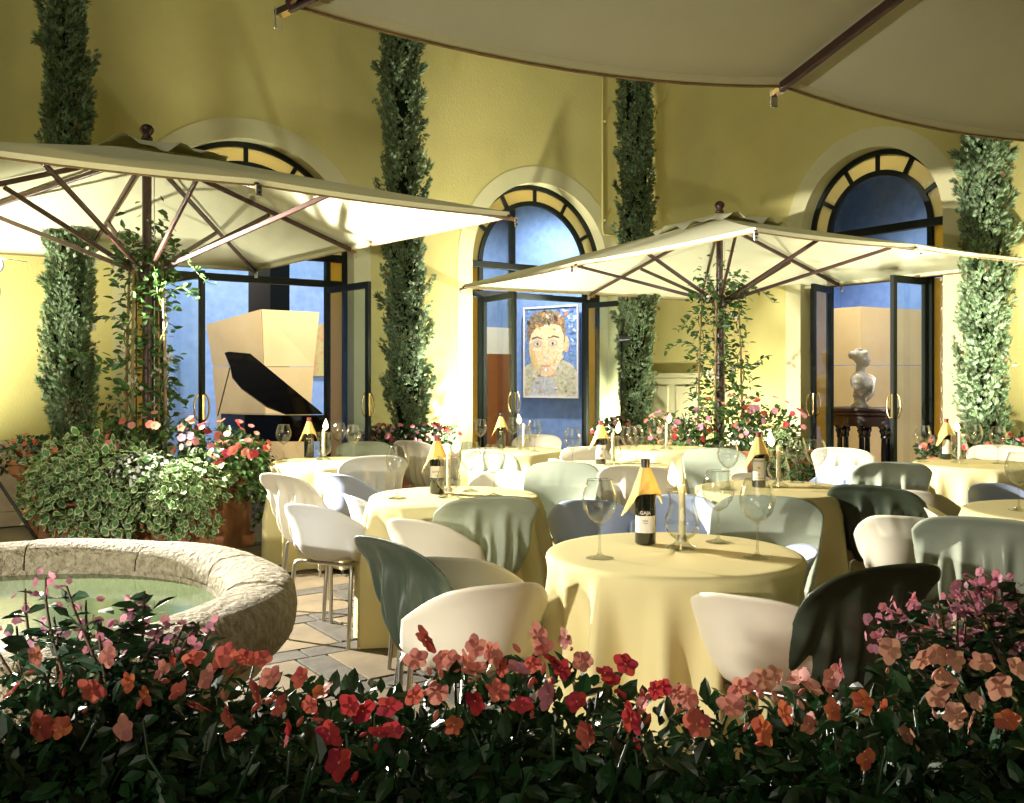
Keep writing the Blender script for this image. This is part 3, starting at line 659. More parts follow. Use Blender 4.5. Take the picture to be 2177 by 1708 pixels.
# ------------------------------------------------------------------ fountain
fc = Vector((-1.92, 3.28, 0)); RO, WR = 1.14, .27
ft = empty('fountain', fc, label='round travertine fountain basin with rounded rim and water, green from painted reflections', cat='fountain')
prof = []
for k in range(17):
    a = 2 * math.pi * k / 16; cx_, cz_ = math.cos(a), math.sin(a)
    sx = math.copysign(abs(cx_) ** .65, cx_); sz = math.copysign(abs(cz_) ** .75, cz_)
    prof.append((RO - WR / 2 + sx * WR / 2, .51 + sz * .115))
NB = 11
for k in range(NB):
    a0 = 2 * math.pi * k / NB + .12 + .004; a1 = 2 * math.pi * (k + 1) / NB + .12 - .004; mb = MB()
    rows = []
    for i in range(15):
        a = a0 + (a1 - a0) * i / 14; e = 1 - .012 * (i in (0, 14))
        rows.append([((RO - WR / 2) * math.cos(a) + (r - RO + WR / 2) * e * math.cos(a), (RO - WR / 2) * math.sin(a) + (r - RO + WR / 2) * e * math.sin(a), .51 + (z - .51) * e + .004 * math.sin(7 * a + k)) for r, z in prof])
    mb.grid(rows); n_ = len(prof); mb.add(rows[0], [list(range(n_ - 1))]); mb.add(rows[-1], [list(range(n_ - 1))[::-1]])
    mb.build('rim_stone', M['basin'], ft, True, 50)
MB().lathe([(.55, 0), (.62, .03), (.58, .06), (.70, .15), (.93, .28), (1.03, .37), (1.05, .42)], 132, lob=lambda a, z: 1 + .05 * abs(math.sin(11 * a)) * min(1, z / .2)).build('lobed_bowl', M['lobe'], ft, True)
MB().lathe([(.86, .30), (.86, .52)], 64).build('inner_wall', M['basin'], ft, True)
MB().lathe([(0.01, .500), (.3, .500), (.6, .500), (.868, .500)], 64).build('water', M['water'], ft, True)

# ------------------------------------------------------------------ parasols
def parasol(C, ang, label, a=1.74, b=2.33, he=2.46, ha=3.06, tilt=0.0, sag=.010, pull=.035):
    root = empty('parasol', C, ang, label=label, cat='parasol', group='square canvas parasols')
    tips = [(a, -b), (a, 0), (a, b), (0, b), (-a, b), (-a, 0), (-a, -b), (0, -b)]
    def hz(x, y): return tilt * y
    T = [Vector((x, y, he + hz(x, y) + (.0 if x and y else .008))) for x, y in tips]
    AP = Vector((0, 0, ha))
    mb = MB(); NS, NT = 12, 14
    for k in range(8):
        t0, t1 = T[k], T[(k + 1) % 8]; rows = []
        for i in range(NT + 1):
            t = .012 + .988 * i / NT; row = []
            for j in range(NS + 1):
                s = j / NS; e = t0.lerp(t1, s); p = AP.lerp(e, t); bow = 4 * s * (1 - s)
                inward = Vector((-e.x, -e.y, 0)).normalized()
                p += inward * (bow * pull * t * t) - Vector((0, 0, bow * sag * t * t)); p.z += -.05 * t * (1 - t)
                row.append(p)
            rows.append(row)
        hem = [p + Vector((0, 0, -.035)) for p in rows[-1]]; rows.append(hem)
        mb.grid(rows)
    cp = mb.build('canopy', M['canopy'], root, True, 35)
    # hem welt
    hm = MB()
    for k in range(8):
        t0, t1 = T[k], T[(k + 1) % 8]; path = []
        for j in range(13):
            s = j / 12; e = t0.lerp(t1, s); bow = 4 * s * (1 - s); inward = Vector((-e.x, -e.y, 0)).normalized()
            path.append(e + inward * (bow * pull) - Vector((0, 0, bow * sag + .035)))
        hm.tube(path, .006, 5)
    hm.build('hem_cord', M['bamboo'], cp)
    # ruffled vent flap
    rows = []; R0 = .52
    for i in range(9):
        r = R0 * i / 8; row = []
        for j in range(72):
            th = 2 * math.pi * j / 72; sq = 1 / max(abs(math.cos(th)), abs(math.sin(th))) ** .6
            f = (i / 8) ** 2.5; x, y = r * sq * math.cos(th) * 1.0, r * sq * math.sin(th) * 1.15
            base = ha - (ha - he) * max(abs(x) / a, abs(y) / b)
            row.append((x, y, base + .045 + f * (.028 * math.sin(9 * th + 1.3) + .02 * math.sin(17 * th) + .012 * math.sin(5 * th)) - .012 * f))
        rows.append(row)
    MB().grid(rows, True).build('vent_flap', M['canopy'], root, True)
    MB().tube([(0, 0, .10), (0, 0, ha - .02)], .034, 14).build('mast', M['wood'], root, True, 40)
    MB().lathe([(.02, ha + .03), (.045, ha + .05), (.04, ha + .065), (.028, ha + .08), (.05, ha + .11), (.052, ha + .13), (.035, ha + .155), (.012, ha + .165)], 16, caps=(True, True)).build('finial', M['wood'], root, True)
    MB().lathe([(.05, ha - .11), (.07, ha - .10), (.07, ha - .05), (.05, ha - .04)], 16, caps=(True, True)).build('crown_hub', M['wood'], root)
    zr = 2.20
    MB().lathe([(.045, zr - .10), (.075, zr - .08), (.08, zr), (.05, zr + .03)], 16, caps=(True, True)).build('runner', M['wood'], root)
    # rope
    MB().tube([(.05, -.02, 1.0), (.05, -.02, zr), (.05, -.02, ha - .1)], .004, 5).build('rope', M['white'], root)
    for k in range(8):
        t = T[k]; dr = Vector((t.x, t.y, 0)).normalized(); st = AP + dr * .06 - Vector((0, 0, .075)); en = t + Vector((0, 0, -.04)) + dr * .012
        rb = MB().bar(st, en, .026, .036, bev=.004).build('rib', M['wood'], root)
        mid = st.lerp(en, .55)
        MB().bar(Vector((0, 0, zr - .03)) + dr * .07, mid - Vector((0, 0, .028)), .024, .034, bev=.004).build('strut', M['wood'], root)
        MB().lathe([(.008, -.018), (.008, .018)], 8, mid - Vector((0, 0, .026)), caps=(True, True)).build('pivot_pin', M['brass'], rb)
        MB().bar(t + Vector((0, 0, -.045)), t + dr * .05 + Vector((0, 0, -.055)), .03, .02).build('brass_ferrule', M['brass'], rb)
        br = MB(); br.box(t + dr * .045 + Vector((0, 0, -.070)), (.006, .034, .065), Matrix((dr, Vector((0, 0, 1)).cross(dr), Vector((0, 0, 1)))).transposed(), .002)
        bo_ = br.build('tip_bracket', M['steel'], rb)
        for zz in (-.056, -.082):
            p = t + dr * .048 + Vector((0, 0, zz)); MB().tube([p, p + dr * .006], .007, 8).build('eyelet', M['blackmat'], rb)
    return root
ANG = PHI
PL = Vector((-2.75, 7.06, 0)); PR = Vector((2.126, 9.6, 0)); PO = Vector((2.02, 1.46, 0))
parasol(PL, PHI, 'large left parasol above the variegated planter', 1.67, 2.39, 2.50, 3.12, tilt=.024)
parasol(PR, R_(30), 'middle right parasol above the flower planter', 1.765, 2.30, 2.455, 3.03)
parasol(PO, R_(25.2), 'near parasol overhead whose grey underside fills the top right', 1.86, 2.33, 2.50, 3.10, sag=.065, pull=.0)

# ------------------------------------------------------------------ foliage tools
def nrm(a): return a / np.maximum(np.linalg.norm(a, axis=-1, keepdims=True), 1e-9)
LEAF_V = np.array([(0, 0, 0), (.42, .27, .05), (.45, 0, -.02), (.42, -.27, .05), (1, 0, -.10), (.78, .17, .0), (.78, -.17, .0)], float)
LEAF_F = [(0, 2, 1), (0, 3, 2), (2, 4, 5), (2, 5, 1), (2, 6, 4), (2, 3, 6)]
def round_leaf():
    V = [(0.45, 0, 0)]; Fs = []; mi = []
    n = 8
    jit = [1.0, .86, 1.05, .8, 1.0, .9, 1.1, .84]
    for k in range(n):
        a = 2 * math.pi * k / n; V.append((.48 + .41 * math.cos(a) * jit[k], .285 * math.sin(a) * jit[k], .03 * math.cos(2 * a)))
    for k in range(n):
        a = 2 * math.pi * k / n; V.append((.5 + (.58 if k == 0 else .46) * math.cos(a), .34 * math.sin(a) * (1.08 if k % 2 else .95), .08 * math.cos(2 * a + .5)))
    for k in range(n):
        k2 = (k + 1) % n
        Fs.append((0, 1 + k, 1 + k2)); mi.append(0)
        Fs.append((1 + k, 1 + n + k, 1 + n + k2, 1 + k2)); mi.append(1)
    return np.array(V, float), Fs, mi
RL_V, RL_F, RL_M = round_leaf()
def sprig():
    V = []; Fs = []
    for (ox, oy, tx, ty, tz, wd) in ((0, 0, 1, 0, .02, .085), (.15, 0, .80, .30, .06, .07), (.15, 0, .80, -.30, -.04, .07), (.40, 0, 1.0, .16, -.10, .06), (.35, 0, .95, -.17, .10, .06)):
        b = len(V); dx, dy = tx - ox, ty - oy; l = math.hypot(dx, dy); px, py = -dy / l * wd, dx / l * wd
        mx_, my_ = ox + dx * .55, oy + dy * .55
        V += [(ox, oy, 0), (mx_ + px, my_ + py, tz * .5 + .03), (tx, ty, tz), (mx_ - px, my_ - py, tz * .5)]
        Fs += [(b, b + 1, b + 2), (b, b + 2, b + 3)]
    return np.array(V, float), Fs
SP_V, SP_F = sprig()
def blossom(n=5, cup=.18):
    V = [(0, 0, 0)]; Fs = []
    for k in range(n):
        a = 2 * math.pi * k / n; w_ = 1.45 * math.pi / n
        def P(r, da, z): return (r * math.cos(a + da), r * math.sin(a + da), z)
        b = len(V); V += [P(.35, -.62, .03), P(.80, -w_ * .70, cup * .8), P(.98, -w_ * .34, cup * .55), P(.97, 0, cup * .95), P(.98, w_ * .34, cup * .55), P(.80, w_ * .70, cup * .8), P(.35, .62, .03), P(.55, 0, .10)]
        c = b + 7
        Fs += [(0, b, c), (b, b + 1, c), (b + 1, b + 2, c), (b + 2, b + 3, c), (b + 3, b + 4, c), (b + 4, b + 5, c), (b + 5, b + 6, c), (b + 6, 0, c)]
    return np.array(V, float), Fs
BL_V, BL_F = blossom()

def scatter(name, TV, TF, P, axis, up, size, mats, parent=None, tm=None, roll=None, origin=(0, 0, 0), smooth=False, pm=None):
    """copies of a template at P, x along axis, z near up; one mesh"""
    P = np.asarray(P, float) - np.array(origin); n = len(P); ax = nrm(np.asarray(axis, float)); up = np.asarray(up, float)
    y = nrm(np.cross(up, ax)); z = np.cross(ax, y)
    if roll is not None:
        c, s = np.cos(roll)[:, None], np.sin(roll)[:, None]; y, z = y * c + z * s, z * c - y * s
    S = np.asarray(size, float).reshape(-1, 1, 1)
    V = P[:, None, :] + S * (TV[None, :, 0, None] * ax[:, None, :] + TV[None, :, 1, None] * y[:, None, :] + TV[None, :, 2, None] * z[:, None, :])
    k = len(TV); base = np.concatenate([np.array(f) for f in TF]); fs = np.array([len(f) for f in TF])
    fi = (base[None, :] + (np.arange(n) * k)[:, None]).ravel(); fsz = np.tile(fs, n)
    mi = None
    if tm is not None: mi = np.tile(np.array(tm), n)
    if pm is not None: mi = np.repeat(np.array(pm), len(TF))
    me = fast_mesh(name, V.reshape(-1, 3), fi, fsz, mats, smooth, mi)
    o = link(name, me, parent)
    return o

def ellipsoid_pts(c, r, n, shell=.45, zmin=-1):
    out = []
    while len(out) < n:
        d = nrm(rng.normal(size=(n * 2, 3))); rad = (shell + (1 - shell) * rng.random(n * 2) ** .5)[:, None]
        d = d[d[:, 2] > zmin][:n]; rad = rad[:len(d)]
        out.extend(list(zip(d * rad, d)))
    p = np.array([q[0] for q in out[:n]]); d = np.array([q[1] for q in out[:n]])
    return np.array(c) + p * np.array(r), nrm(d / np.array(r))

def leaf_mass(name, ells, n, size, mats, parent, kind='oval', droop=.2, zmin=-.6, up=.5, origin=(0, 0, 0)):
    tot = sum(e[1][0] * e[1][2] + e[1][1] * e[1][2] for e in ells); Ps, Ds = [], []
    for (c, r) in ells:
        k = max(8, int(n * (r[0] * r[2] + r[1] * r[2]) / tot)); p, d = ellipsoid_pts(c, r, k, zmin=zmin); Ps.append(p); Ds.append(d)
    P = np.concatenate(Ps); D = np.concatenate(Ds); m = len(P)
    ax = D * .7 + rng.normal(size=(m, 3)) * .55; ax[:, 2] += -droop
    upv = D * .8 + rng.normal(size=(m, 3)) * .4; upv[:, 2] += up
    sz = size * (.6 + .7 * rng.random(m))
    if kind == 'oval': o = scatter(name, LEAF_V, LEAF_F, P, ax, upv, sz, mats, parent, origin=origin)
    else: o = scatter(name, RL_V, RL_F, P, ax, upv, sz, mats, parent, tm=RL_M, origin=origin)
    o['kind'] = 'stuff'
    return o

def blossom_mass(name, ells, n, size, matnames, parent, zmin=.0, origin=(0, 0, 0)):
    tot = sum(e[1][0] * e[1][1] for e in ells); Ps, Ds = [], []
    for (c, r) in ells:
        k = max(2, int(n * r[0] * r[1] / tot)); p, d = ellipsoid_pts(c, r, k, shell=.97, zmin=zmin); Ps.append(p); Ds.append(d)
    P = np.concatenate(Ps); D = np.concatenate(Ds); m = len(P)
    face = nrm(D + np.array((0, -.5, .2)) + rng.normal(size=(m, 3)) * .35)
    ax = np.cross(face, rng.normal(size=(m, 3)))
    o = scatter(name, BL_V, BL_F, P + D * .02, ax, face, size * (.7 + .5 * rng.random(m)), [M[x] for x in matnames], parent, origin=origin, pm=rng.integers(0, len(matnames), m))
    o['kind'] = 'stuff'
    return o

# ------------------------------------------------------------------ cypresses in their pots
def pot(loc, r, h, label, parent_label=None, grp='terracotta pots along the walls'):
    t = empty('terracotta_pot', loc, label=label, cat='pot', group=grp)
    MB().lathe([(r * .62, 0), (r * .66, .02), (r * .86, h * .72), (r * .87, h * .76), (r * .93, h * .78), (r * .94, h * .80), (r, h * .83), (r, h * .95), (r * 1.03, h * .96), (r * 1.03, h), (r * .90, h), (r * .86, h * .9)], 40, caps=(True, False)).build('body', M['terracotta'], t, True, 35)
    MB().lathe([(.01, h * .92), (r * .87, h * .92)], 24).build('soil', M['soil'], t)
    MB().lathe([(r * .80, h * .30), (r * .815, h * .32), (r * .80, h * .34)], 40).build('band', M['terracotta'], t, True)
    return t

def cypress(px, Y, rad, top, label, seed, lean=0.0, z0=.75):
    g = np.random.default_rng(seed); base = pix(px, HY, Y); base.z = 0
    root = empty('cypress_tree', base, label=label, cat='tree', group='columnar cypresses along the walls')
    MB().tube([(0, 0, .55), (.01, 0, 1.2), (0, .01, 3), (lean * 3, 0, top - .4)], [.055, .045, .035, .01], 8).build('trunk', M['bark'], root, True)
    PR_X, PR_Y = [0, .06, .2, .45, .8, 1], [.72, .95, 1.0, .97, .80, .25]
    NC = 640; NPC = 46; n = NC * NPC
    zc = z0 + (top - z0) * (np.arange(NC) + g.random(NC)) / NC; tc_ = (np.arange(NC) * 2.39996 + g.normal(size=NC) * .35) % 6.283
    fc_ = (zc - z0) / (top - z0); lump = 1 + .14 * np.sin(3 * tc_ + 4.1 * zc + seed) + .10 * np.sin(5 * tc_ - 7.3 * zc) + .10 * g.normal(size=NC)
    rc = rad * np.interp(fc_, PR_X, PR_Y) * lump * (.78 + .26 * g.random(NC))
    bright = g.random(NC)
    t_ = g.random((NC, NPC)); th = tc_[:, None] + g.normal(size=(NC, NPC)) * .17; z = zc[:, None] + (t_ - .5) * .22 + g.normal(size=(NC, NPC)) * .025
    r = rc[:, None] * (.72 + .32 * t_) * (1 + .05 * g.normal(size=(NC, NPC)))
    th, z, r = th.ravel(), z.ravel(), r.ravel(); tuft = np.repeat(g.random(NC) < .06, NPC); r = np.where(tuft, r * 1.16, r)
    out = np.stack([np.cos(th), np.sin(th), np.zeros(n)], 1)
    P = out * r[:, None]; P[:, 2] = z; P[:, 0] += lean * (z - z0)
    cd = g.normal(size=(NC, 3)) * .32
    ax = out * .55 + np.repeat(cd, NPC, 0) + g.normal(size=(n, 3)) * .26; ax[:, 2] += .80
    up = out + g.normal(size=(n, 3)) * .6
    sz = (.036 + .038 * g.random(n))
    pm = (g.random(n) < .012).astype(int)
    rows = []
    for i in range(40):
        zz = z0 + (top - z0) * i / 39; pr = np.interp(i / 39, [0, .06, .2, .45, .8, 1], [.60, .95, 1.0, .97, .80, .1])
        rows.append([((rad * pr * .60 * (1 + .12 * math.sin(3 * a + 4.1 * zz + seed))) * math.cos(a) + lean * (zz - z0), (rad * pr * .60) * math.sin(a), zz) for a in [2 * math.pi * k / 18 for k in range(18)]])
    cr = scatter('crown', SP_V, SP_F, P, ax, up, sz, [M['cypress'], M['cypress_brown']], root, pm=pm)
    MB().grid(rows, True).build('shade_core', M['cypress_core'], cr)  # dark filler shell blocks see-through and gives the shade between sprigs
    # stray side shoots
    for k in range(26):
        zz = z0 + (top - z0) * g.random(); a = g.random() * 2 * math.pi; m = 18
        o_ = np.array([math.cos(a), math.sin(a), 0]); t = g.random(m)
        r0 = rad * np.interp((zz - z0) / (top - z0), [0, .06, .2, .45, .8, 1], [.72, .95, 1.0, .97, .80, .25])
        Pp = o_ * (r0 * (.85 + .38 * t))[:, None]; Pp[:, 2] = zz + .12 * t; Pp[:, 0] += lean * (zz - z0)
        P = np.concatenate([P, Pp]) if k else Pp
        A = o_ * .8 + g.normal(size=(m, 3)) * .35; A[:, 2] += .6
        AX = np.concatenate([AX, A]) if k else A
    s2 = scatter('side_shoots', SP_V, SP_F, P, AX, g.normal(size=P.shape), .08 + .04 * g.random(len(P)), [M['cypress']], root)
    return root, base
_, b1 = cypress(150, 8.45, .19, 6.6, 'cypress at the far left rising behind the left parasol', 3, lean=-.012)
_, b2 = cypress(868, 10.5, .235, 7.4, 'cypress between the piano arch and the portrait arch', 11, lean=-.022)
_, b3 = cypress(1352, 12.1, .215, 7.6, 'cypress in the corner right of the portrait arch', 23)
_, b4 = cypress(2090, 8.55, .195, 6.6, 'cypress right of the bust arch at the right edge', 31, lean=.006)
pot((b1.x, b1.y, 0), .50, .66, 'big dark terracotta pot under the far left cypress')
pot((b2.x, b2.y, 0), .46, .66, 'terracotta pot under the cypress between the two left arches')
pot((b3.x, b3.y, 0), .46, .66, 'terracotta pot under the corner cypress')
pot((b4.x, b4.y, 0), .46, .66, 'terracotta pot under the right edge cypress')
def pot_flowers(b, r, label, cols, seed, n=70, h=.66):
    t = empty('bedding_flowers', (b.x, b.y, h - .04), label=label, cat='flowers', group='bedding flowers in the cypress pots')
    ells = [((r * .75 * math.cos(a), r * .75 * math.sin(a), .07), (.22, .22, .17)) for a in [k * math.pi / 4 for k in range(8)]]
    leaf_mass('foliage', ells, 900, .065, [M['leafdark']], t)
    blossom_mass('blossoms', ells, n, .030, cols, t, zmin=.05)
    return t
pot_flowers(b1, .5, 'dark red and orange bedding flowers round the far left cypress', ['orange', 'coral', 'red'], 1, 60)
pot_flowers(b2, .48, 'pink and red bedding flowers round the cypress between the left arches', ['pink', 'pink', 'red', 'salmon'], 2, 110)
pot_flowers(b3, .46, 'pink and white bedding flowers round the corner cypress', ['pink', 'salmon', 'red', 'white'], 3, 90)
pot_flowers(b4, .46, 'red bedding flowers round the right edge cypress', ['red', 'pink', 'coral'], 4, 90)

# ------------------------------------------------------------------ planters and climbers at the parasol masts
def climber(C, label, z0, z1, spread, seed, n=900, wide=0.0):
    g = np.random.default_rng(seed)
    t = empty('climbing_jasmine', C, label=label, cat='vine', group='jasmine climbing the parasol masts')
    stakes = [(-spread, .02), (spread, -.06), (-.07, -.10), (.06, .08)]
    P, A = [], []
    for k, (sx, sy) in enumerate(stakes):
        MB().tube([(sx, sy, z0 - .35), (sx * .92, sy, (z0 + z1) / 2), (sx * .8, sy, z1 - .1)], [.012, .011, .009], 6).build('stake', M['bamboo'], t, True)
        path = []
        for i in range(40):
            f = i / 39; path.append((sx * (1 - .2 * f) + .03 * math.cos(9 * f * 6.28 / 2 + k), sy + .03 * math.sin(9 * f * 6.28 / 2 + k), z0 - .2 + f * (z1 - z0 + .2)))
        MB().tube(path, .005, 5).build('stem', M['stem'], t, True)
        m = n // 4
        f = g.random(m); ang = g.random(m) * 2 * math.pi; rr = .02 + .10 * g.random(m) ** 1.3
        p = np.stack([sx * (1 - .2 * f) + rr * np.cos(ang), sy + rr * np.sin(ang), z0 + f * (z1 - z0)], 1); P.append(p)
        a = np.stack([np.cos(ang), np.sin(ang), -.25 + .5 * g.random(m)], 1) + g.normal(size=(m, 3)) * .35; A.append(a)
    m = n // 3; ang = g.random(m) * 6.28; rr = spread * 1.15 * g.random(m) ** .5
    P.append(np.stack([rr * np.cos(ang), rr * np.sin(ang), z1 - .12 + .22 * g.normal(size=m) * .8], 1)); A.append(np.stack([np.cos(ang), np.sin(ang), -.2 + 0 * ang], 1) + g.normal(size=(m, 3)) * .5)
    # loose runners
    for k in range(9):
        a0 = g.random() * 6.28; zz = z0 + (z1 - z0) * g.random(); L = .22 + .30 * g.random(); pts = []
        for i in range(12):
            f = i / 11; pts.append((math.cos(a0) * (spread * .6 + L * f), .5 * math.sin(a0) * (spread * .6 + L * f), zz + .16 * math.sin(2.6 * f + k) - .10 * f * f))
        MB().tube(pts, .0028, 4).build('runner', M['stem'], t, True)
        pp = np.repeat(np.array(pts), 2, 0); P.append(pp); A.append(g.normal(size=pp.shape) * .6 + np.array((math.cos(a0), math.sin(a0), 0)))
    P = np.concatenate(P); A = np.concatenate(A); up = g.normal(size=P.shape) * .5; up[:, 2] += .8
    o = scatter('leaves', LEAF_V, LEAF_F, P, A, up, .050 + .040 * g.random(len(P)), [M['leaf']], t); o['kind'] = 'stuff'
    # little white flower clusters
    m = 16; c = P[g.integers(0, len(P), m)]; fp = np.repeat(c, 7, 0) + g.normal(size=(m * 7, 3)) * .022; fd = g.normal(size=fp.shape) + np.array((0, -1, .3))
    o = scatter('blossoms', BL_V, BL_F, fp, np.cross(fd, g.normal(size=fp.shape)), fd, .015 + 0 * fp[:, 0], [M['white_p']], t); o['kind'] = 'stuff'
    return t
M['white_p'] = M['white'] if False else mat('jasmine_white', (.82, .80, .68), .6, transl=.3)
climber(PL, 'jasmine twining up the left parasol mast', .95, 2.38, .17, 5, 620)
climber(PR, 'jasmine twining up the middle right parasol mast', .95, 2.35, .22, 8, 760)

def trough(p, sx, sy, h, rz, label):
    t = empty('terracotta_planter', (p.x, p.y, 0), rz, label=label, cat='planter')
    mb = MB(); th = .03
    for (cx_, cy_, wx, wy) in ((0, -sy / 2 + th / 2, sx, th), (0, sy / 2 - th / 2, sx, th), (-sx / 2 + th / 2, 0, th, sy - 2 * th), (sx / 2 - th / 2, 0, th, sy - 2 * th)):
        mb.box((cx_, cy_, h / 2 + .03), (wx, wy, h - .06), None, .006)
    mb.box((0, 0, .08), (sx - 2 * th, sy - 2 * th, .04))
    mb.build('body', M['terracotta'], t)
    rm = MB()
    for (cx_, cy_, wx, wy) in ((0, -sy / 2, sx + .05, .06), (0, sy / 2, sx + .05, .06), (-sx / 2, 0, .06, sy - .06), (sx / 2, 0, .06, sy - .06)): rm.box((cx_, cy_, h + .0), (wx, wy, .07), None, .012)
    rm.build('rim', M['terracotta'], t)
    for a in (-1, 1):
        for b in (-1, 1): MB().box((a * (sx / 2 - .06), b * (sy / 2 - .06), .022), (.08, .08, .036), None, .004).build('foot', M['terracotta'], t)
    MB().box((0, 0, h - .07), (sx - 2 * th, sy - 2 * th, .03)).build('soil', M['soil'], t)
    return t
pa = onlevel(225, 1165, .02); pb = onlevel(370, 1165, .02)
trough(Vector((-3.05, 7.02, 0)), .72, .62, .62, R_(6), 'rectangular terracotta planter left of the left parasol mast')
trough(Vector((-2.40, 7.02, 0)), .62, .62, .62, R_(4), 'rectangular terracotta planter in front of the left parasol mast')
rp = empty('terracotta_pot', onlevel(497, 1160, 0), label='lit round terracotta pot on a saucer beside the left planter', cat='pot', group='terracotta pots along the walls')
MB().lathe([(.12, .05), (.125, .07), (.145, .52), (.15, .55), (.165, .56), (.165, .64), (.15, .64), (.145, .60)], 36, caps=(True, False)).build('body', M['terracotta'], rp, True, 35)
MB().lathe([(.14, 0), (.16, .01), (.17, .10), (.165, .10), (.16, .04)], 36, caps=(True, False)).build('saucer', M['terracotta'], rp, True, 35)
MB().lathe([(.01, .60), (.147, .60)], 24).build('soil', M['soil'], rp)

# variegated trailing plants and bedding of the left planter
vp = empty('variegated_plant', (-2.47, 6.8, .6), label='trailing variegated green and white plant filling the left planter', cat='plant')
leaf_mass('foliage', [((-.62, -.08, .12), (.34, .32, .24)), ((-.30, -.18, .10), (.36, .30, .24)), ((-.55, -.28, -.10), (.36, .22, .28)), ((-.20, -.30, -.14), (.32, .20, .26)), ((-.85, -.15, -.02), (.16, .18, .18)), ((-.38, -.36, -.28), (.30, .12, .16))], 2300, .060, [M['leafmid'], M['leafpale']], vp, kind='round', droop=.5)
leaf_mass('foliage', [((.24, -.20, .04), (.24, .24, .22)), ((.22, -.30, -.18), (.22, .14, .28)), ((.02, -.32, -.08), (.24, .18, .26)), ((.14, -.30, -.02), (.2, .2, .2))], 1400, .056, [M['leafmid'], M['leafpale']], vp, kind='round', droop=.6)
fp_ = empty('fuchsia_flowers', (-2.5, 6.9, .75), label='red and pink flowers with green leaves at the left mast', cat='flowers')
leaf_mass('foliage', [((-.1, 0, .08), (.40, .30, .24)), ((.35, .0, .02), (.34, .30, .24)), ((.52, -.05, -.12), (.24, .24, .26)), ((-.55, .15, .1), (.3, .3, .25))], 1700, .060, [M['leaf']], fp_)
blossom_mass('blossoms', [((-.05, -.05, .10), (.42, .30, .26)), ((.38, -.05, .06), (.34, .30, .24)), ((.52, -.08, -.05), (.24, .24, .22))], 85, .030, ['red', 'pink', 'coral', 'peach', 'salmon'], fp_, zmin=.1)
wf = empty('white_flowers', (-2.62, 6.55, .68), label='patch of tiny white flowers in the left planter', cat='flowers')
leaf_mass('foliage', [((.05, 0, 0), (.2, .15, .13))], 260, .035, [M['leaf']], wf)
blossom_mass('blossoms', [((.05, -.02, .02), (.2, .15, .13))], 150, .012, ['white'], wf, zmin=-.3)
iv = empty('trailing_ivy', rp.location + Vector((.05, -.02, .62)), label='green plant trailing over the round pot', cat='plant')
leaf_mass('foliage', [((.05, 0, .08), (.24, .22, .20)), ((.16, -.02, -.12), (.16, .16, .22)), ((.20, 0, -.36), (.09, .10, .20)), ((.10, .05, -.10), (.10, .10, .26))], 900, .045, [M['leaf']], iv, droop=.5)
twg = empty('dry_shrub', (-3.25, 7.45, .62), label='thin twiggy shrub behind the left planter', cat='shrub')
g_ = np.random.default_rng(3); tp = []
for k in range(9):
    x0 = .5 * (g_.random() - .5); pts = [(x0 + .16 * (g_.random() - .5) * i / 5, .1 * (g_.random() - .5), .56 * i / 5) for i in range(6)]
    MB().tube(pts, .004, 4).build('twig', M['bark'], twg); tp += pts[1:] * 3
tp = np.array(tp) + g_.normal(size=(len(tp), 3)) * .03
scatter('leaves', LEAF_V, LEAF_F, tp, g_.normal(size=tp.shape), g_.normal(size=tp.shape), .04 + .02 * g_.random(len(tp)), [M['leafdark']], twg)['kind'] = 'stuff'

trough(Vector((1.85, 9.05, 0)), .9, .6, .66, R_(8), 'rectangular terracotta planter in front of the middle right mast')
trough(Vector((2.55, 9.35, 0)), .6, .6, .66, R_(8), 'terracotta planter right of the middle right mast')
fr_ = empty('fuchsia_flowers', (2.05, 9.1, .72), label='red and pink flowers with leaves at the middle right mast', cat='flowers')
leaf_mass('foliage', [((-.5, -.1, .06), (.34, .3, .26)), ((0, -.05, .12), (.42, .32, .34)), ((.42, 0, .10), (.32, .3, .30)), ((-.3, -.28, -.16), (.34, .16, .26)), ((.62, -.2, -.2), (.2, .2, .34))], 2600, .060, [M['leaf']], fr_)
blossom_mass('blossoms', [((-.5, -.1, .08), (.34, .3, .26)), ((0, -.08, .16), (.42, .32, .34)), ((.46, -.05, .16), (.32, .3, .30))], 85, .032, ['red', 'pink', 'coral', 'salmon', 'mauve'], fr_, zmin=-.1)
iv2 = empty('variegated_ivy', (1.6, 8.8, .62), label='pale variegated ivy hanging from the middle right planter', cat='plant')
leaf_mass('foliage', [((0, 0, 0), (.26, .14, .20)), ((.95, .05, -.05), (.18, .16, .36))], 700, .055, [M['leafmid'], M['leafpale']], iv2, kind='round', droop=.6)

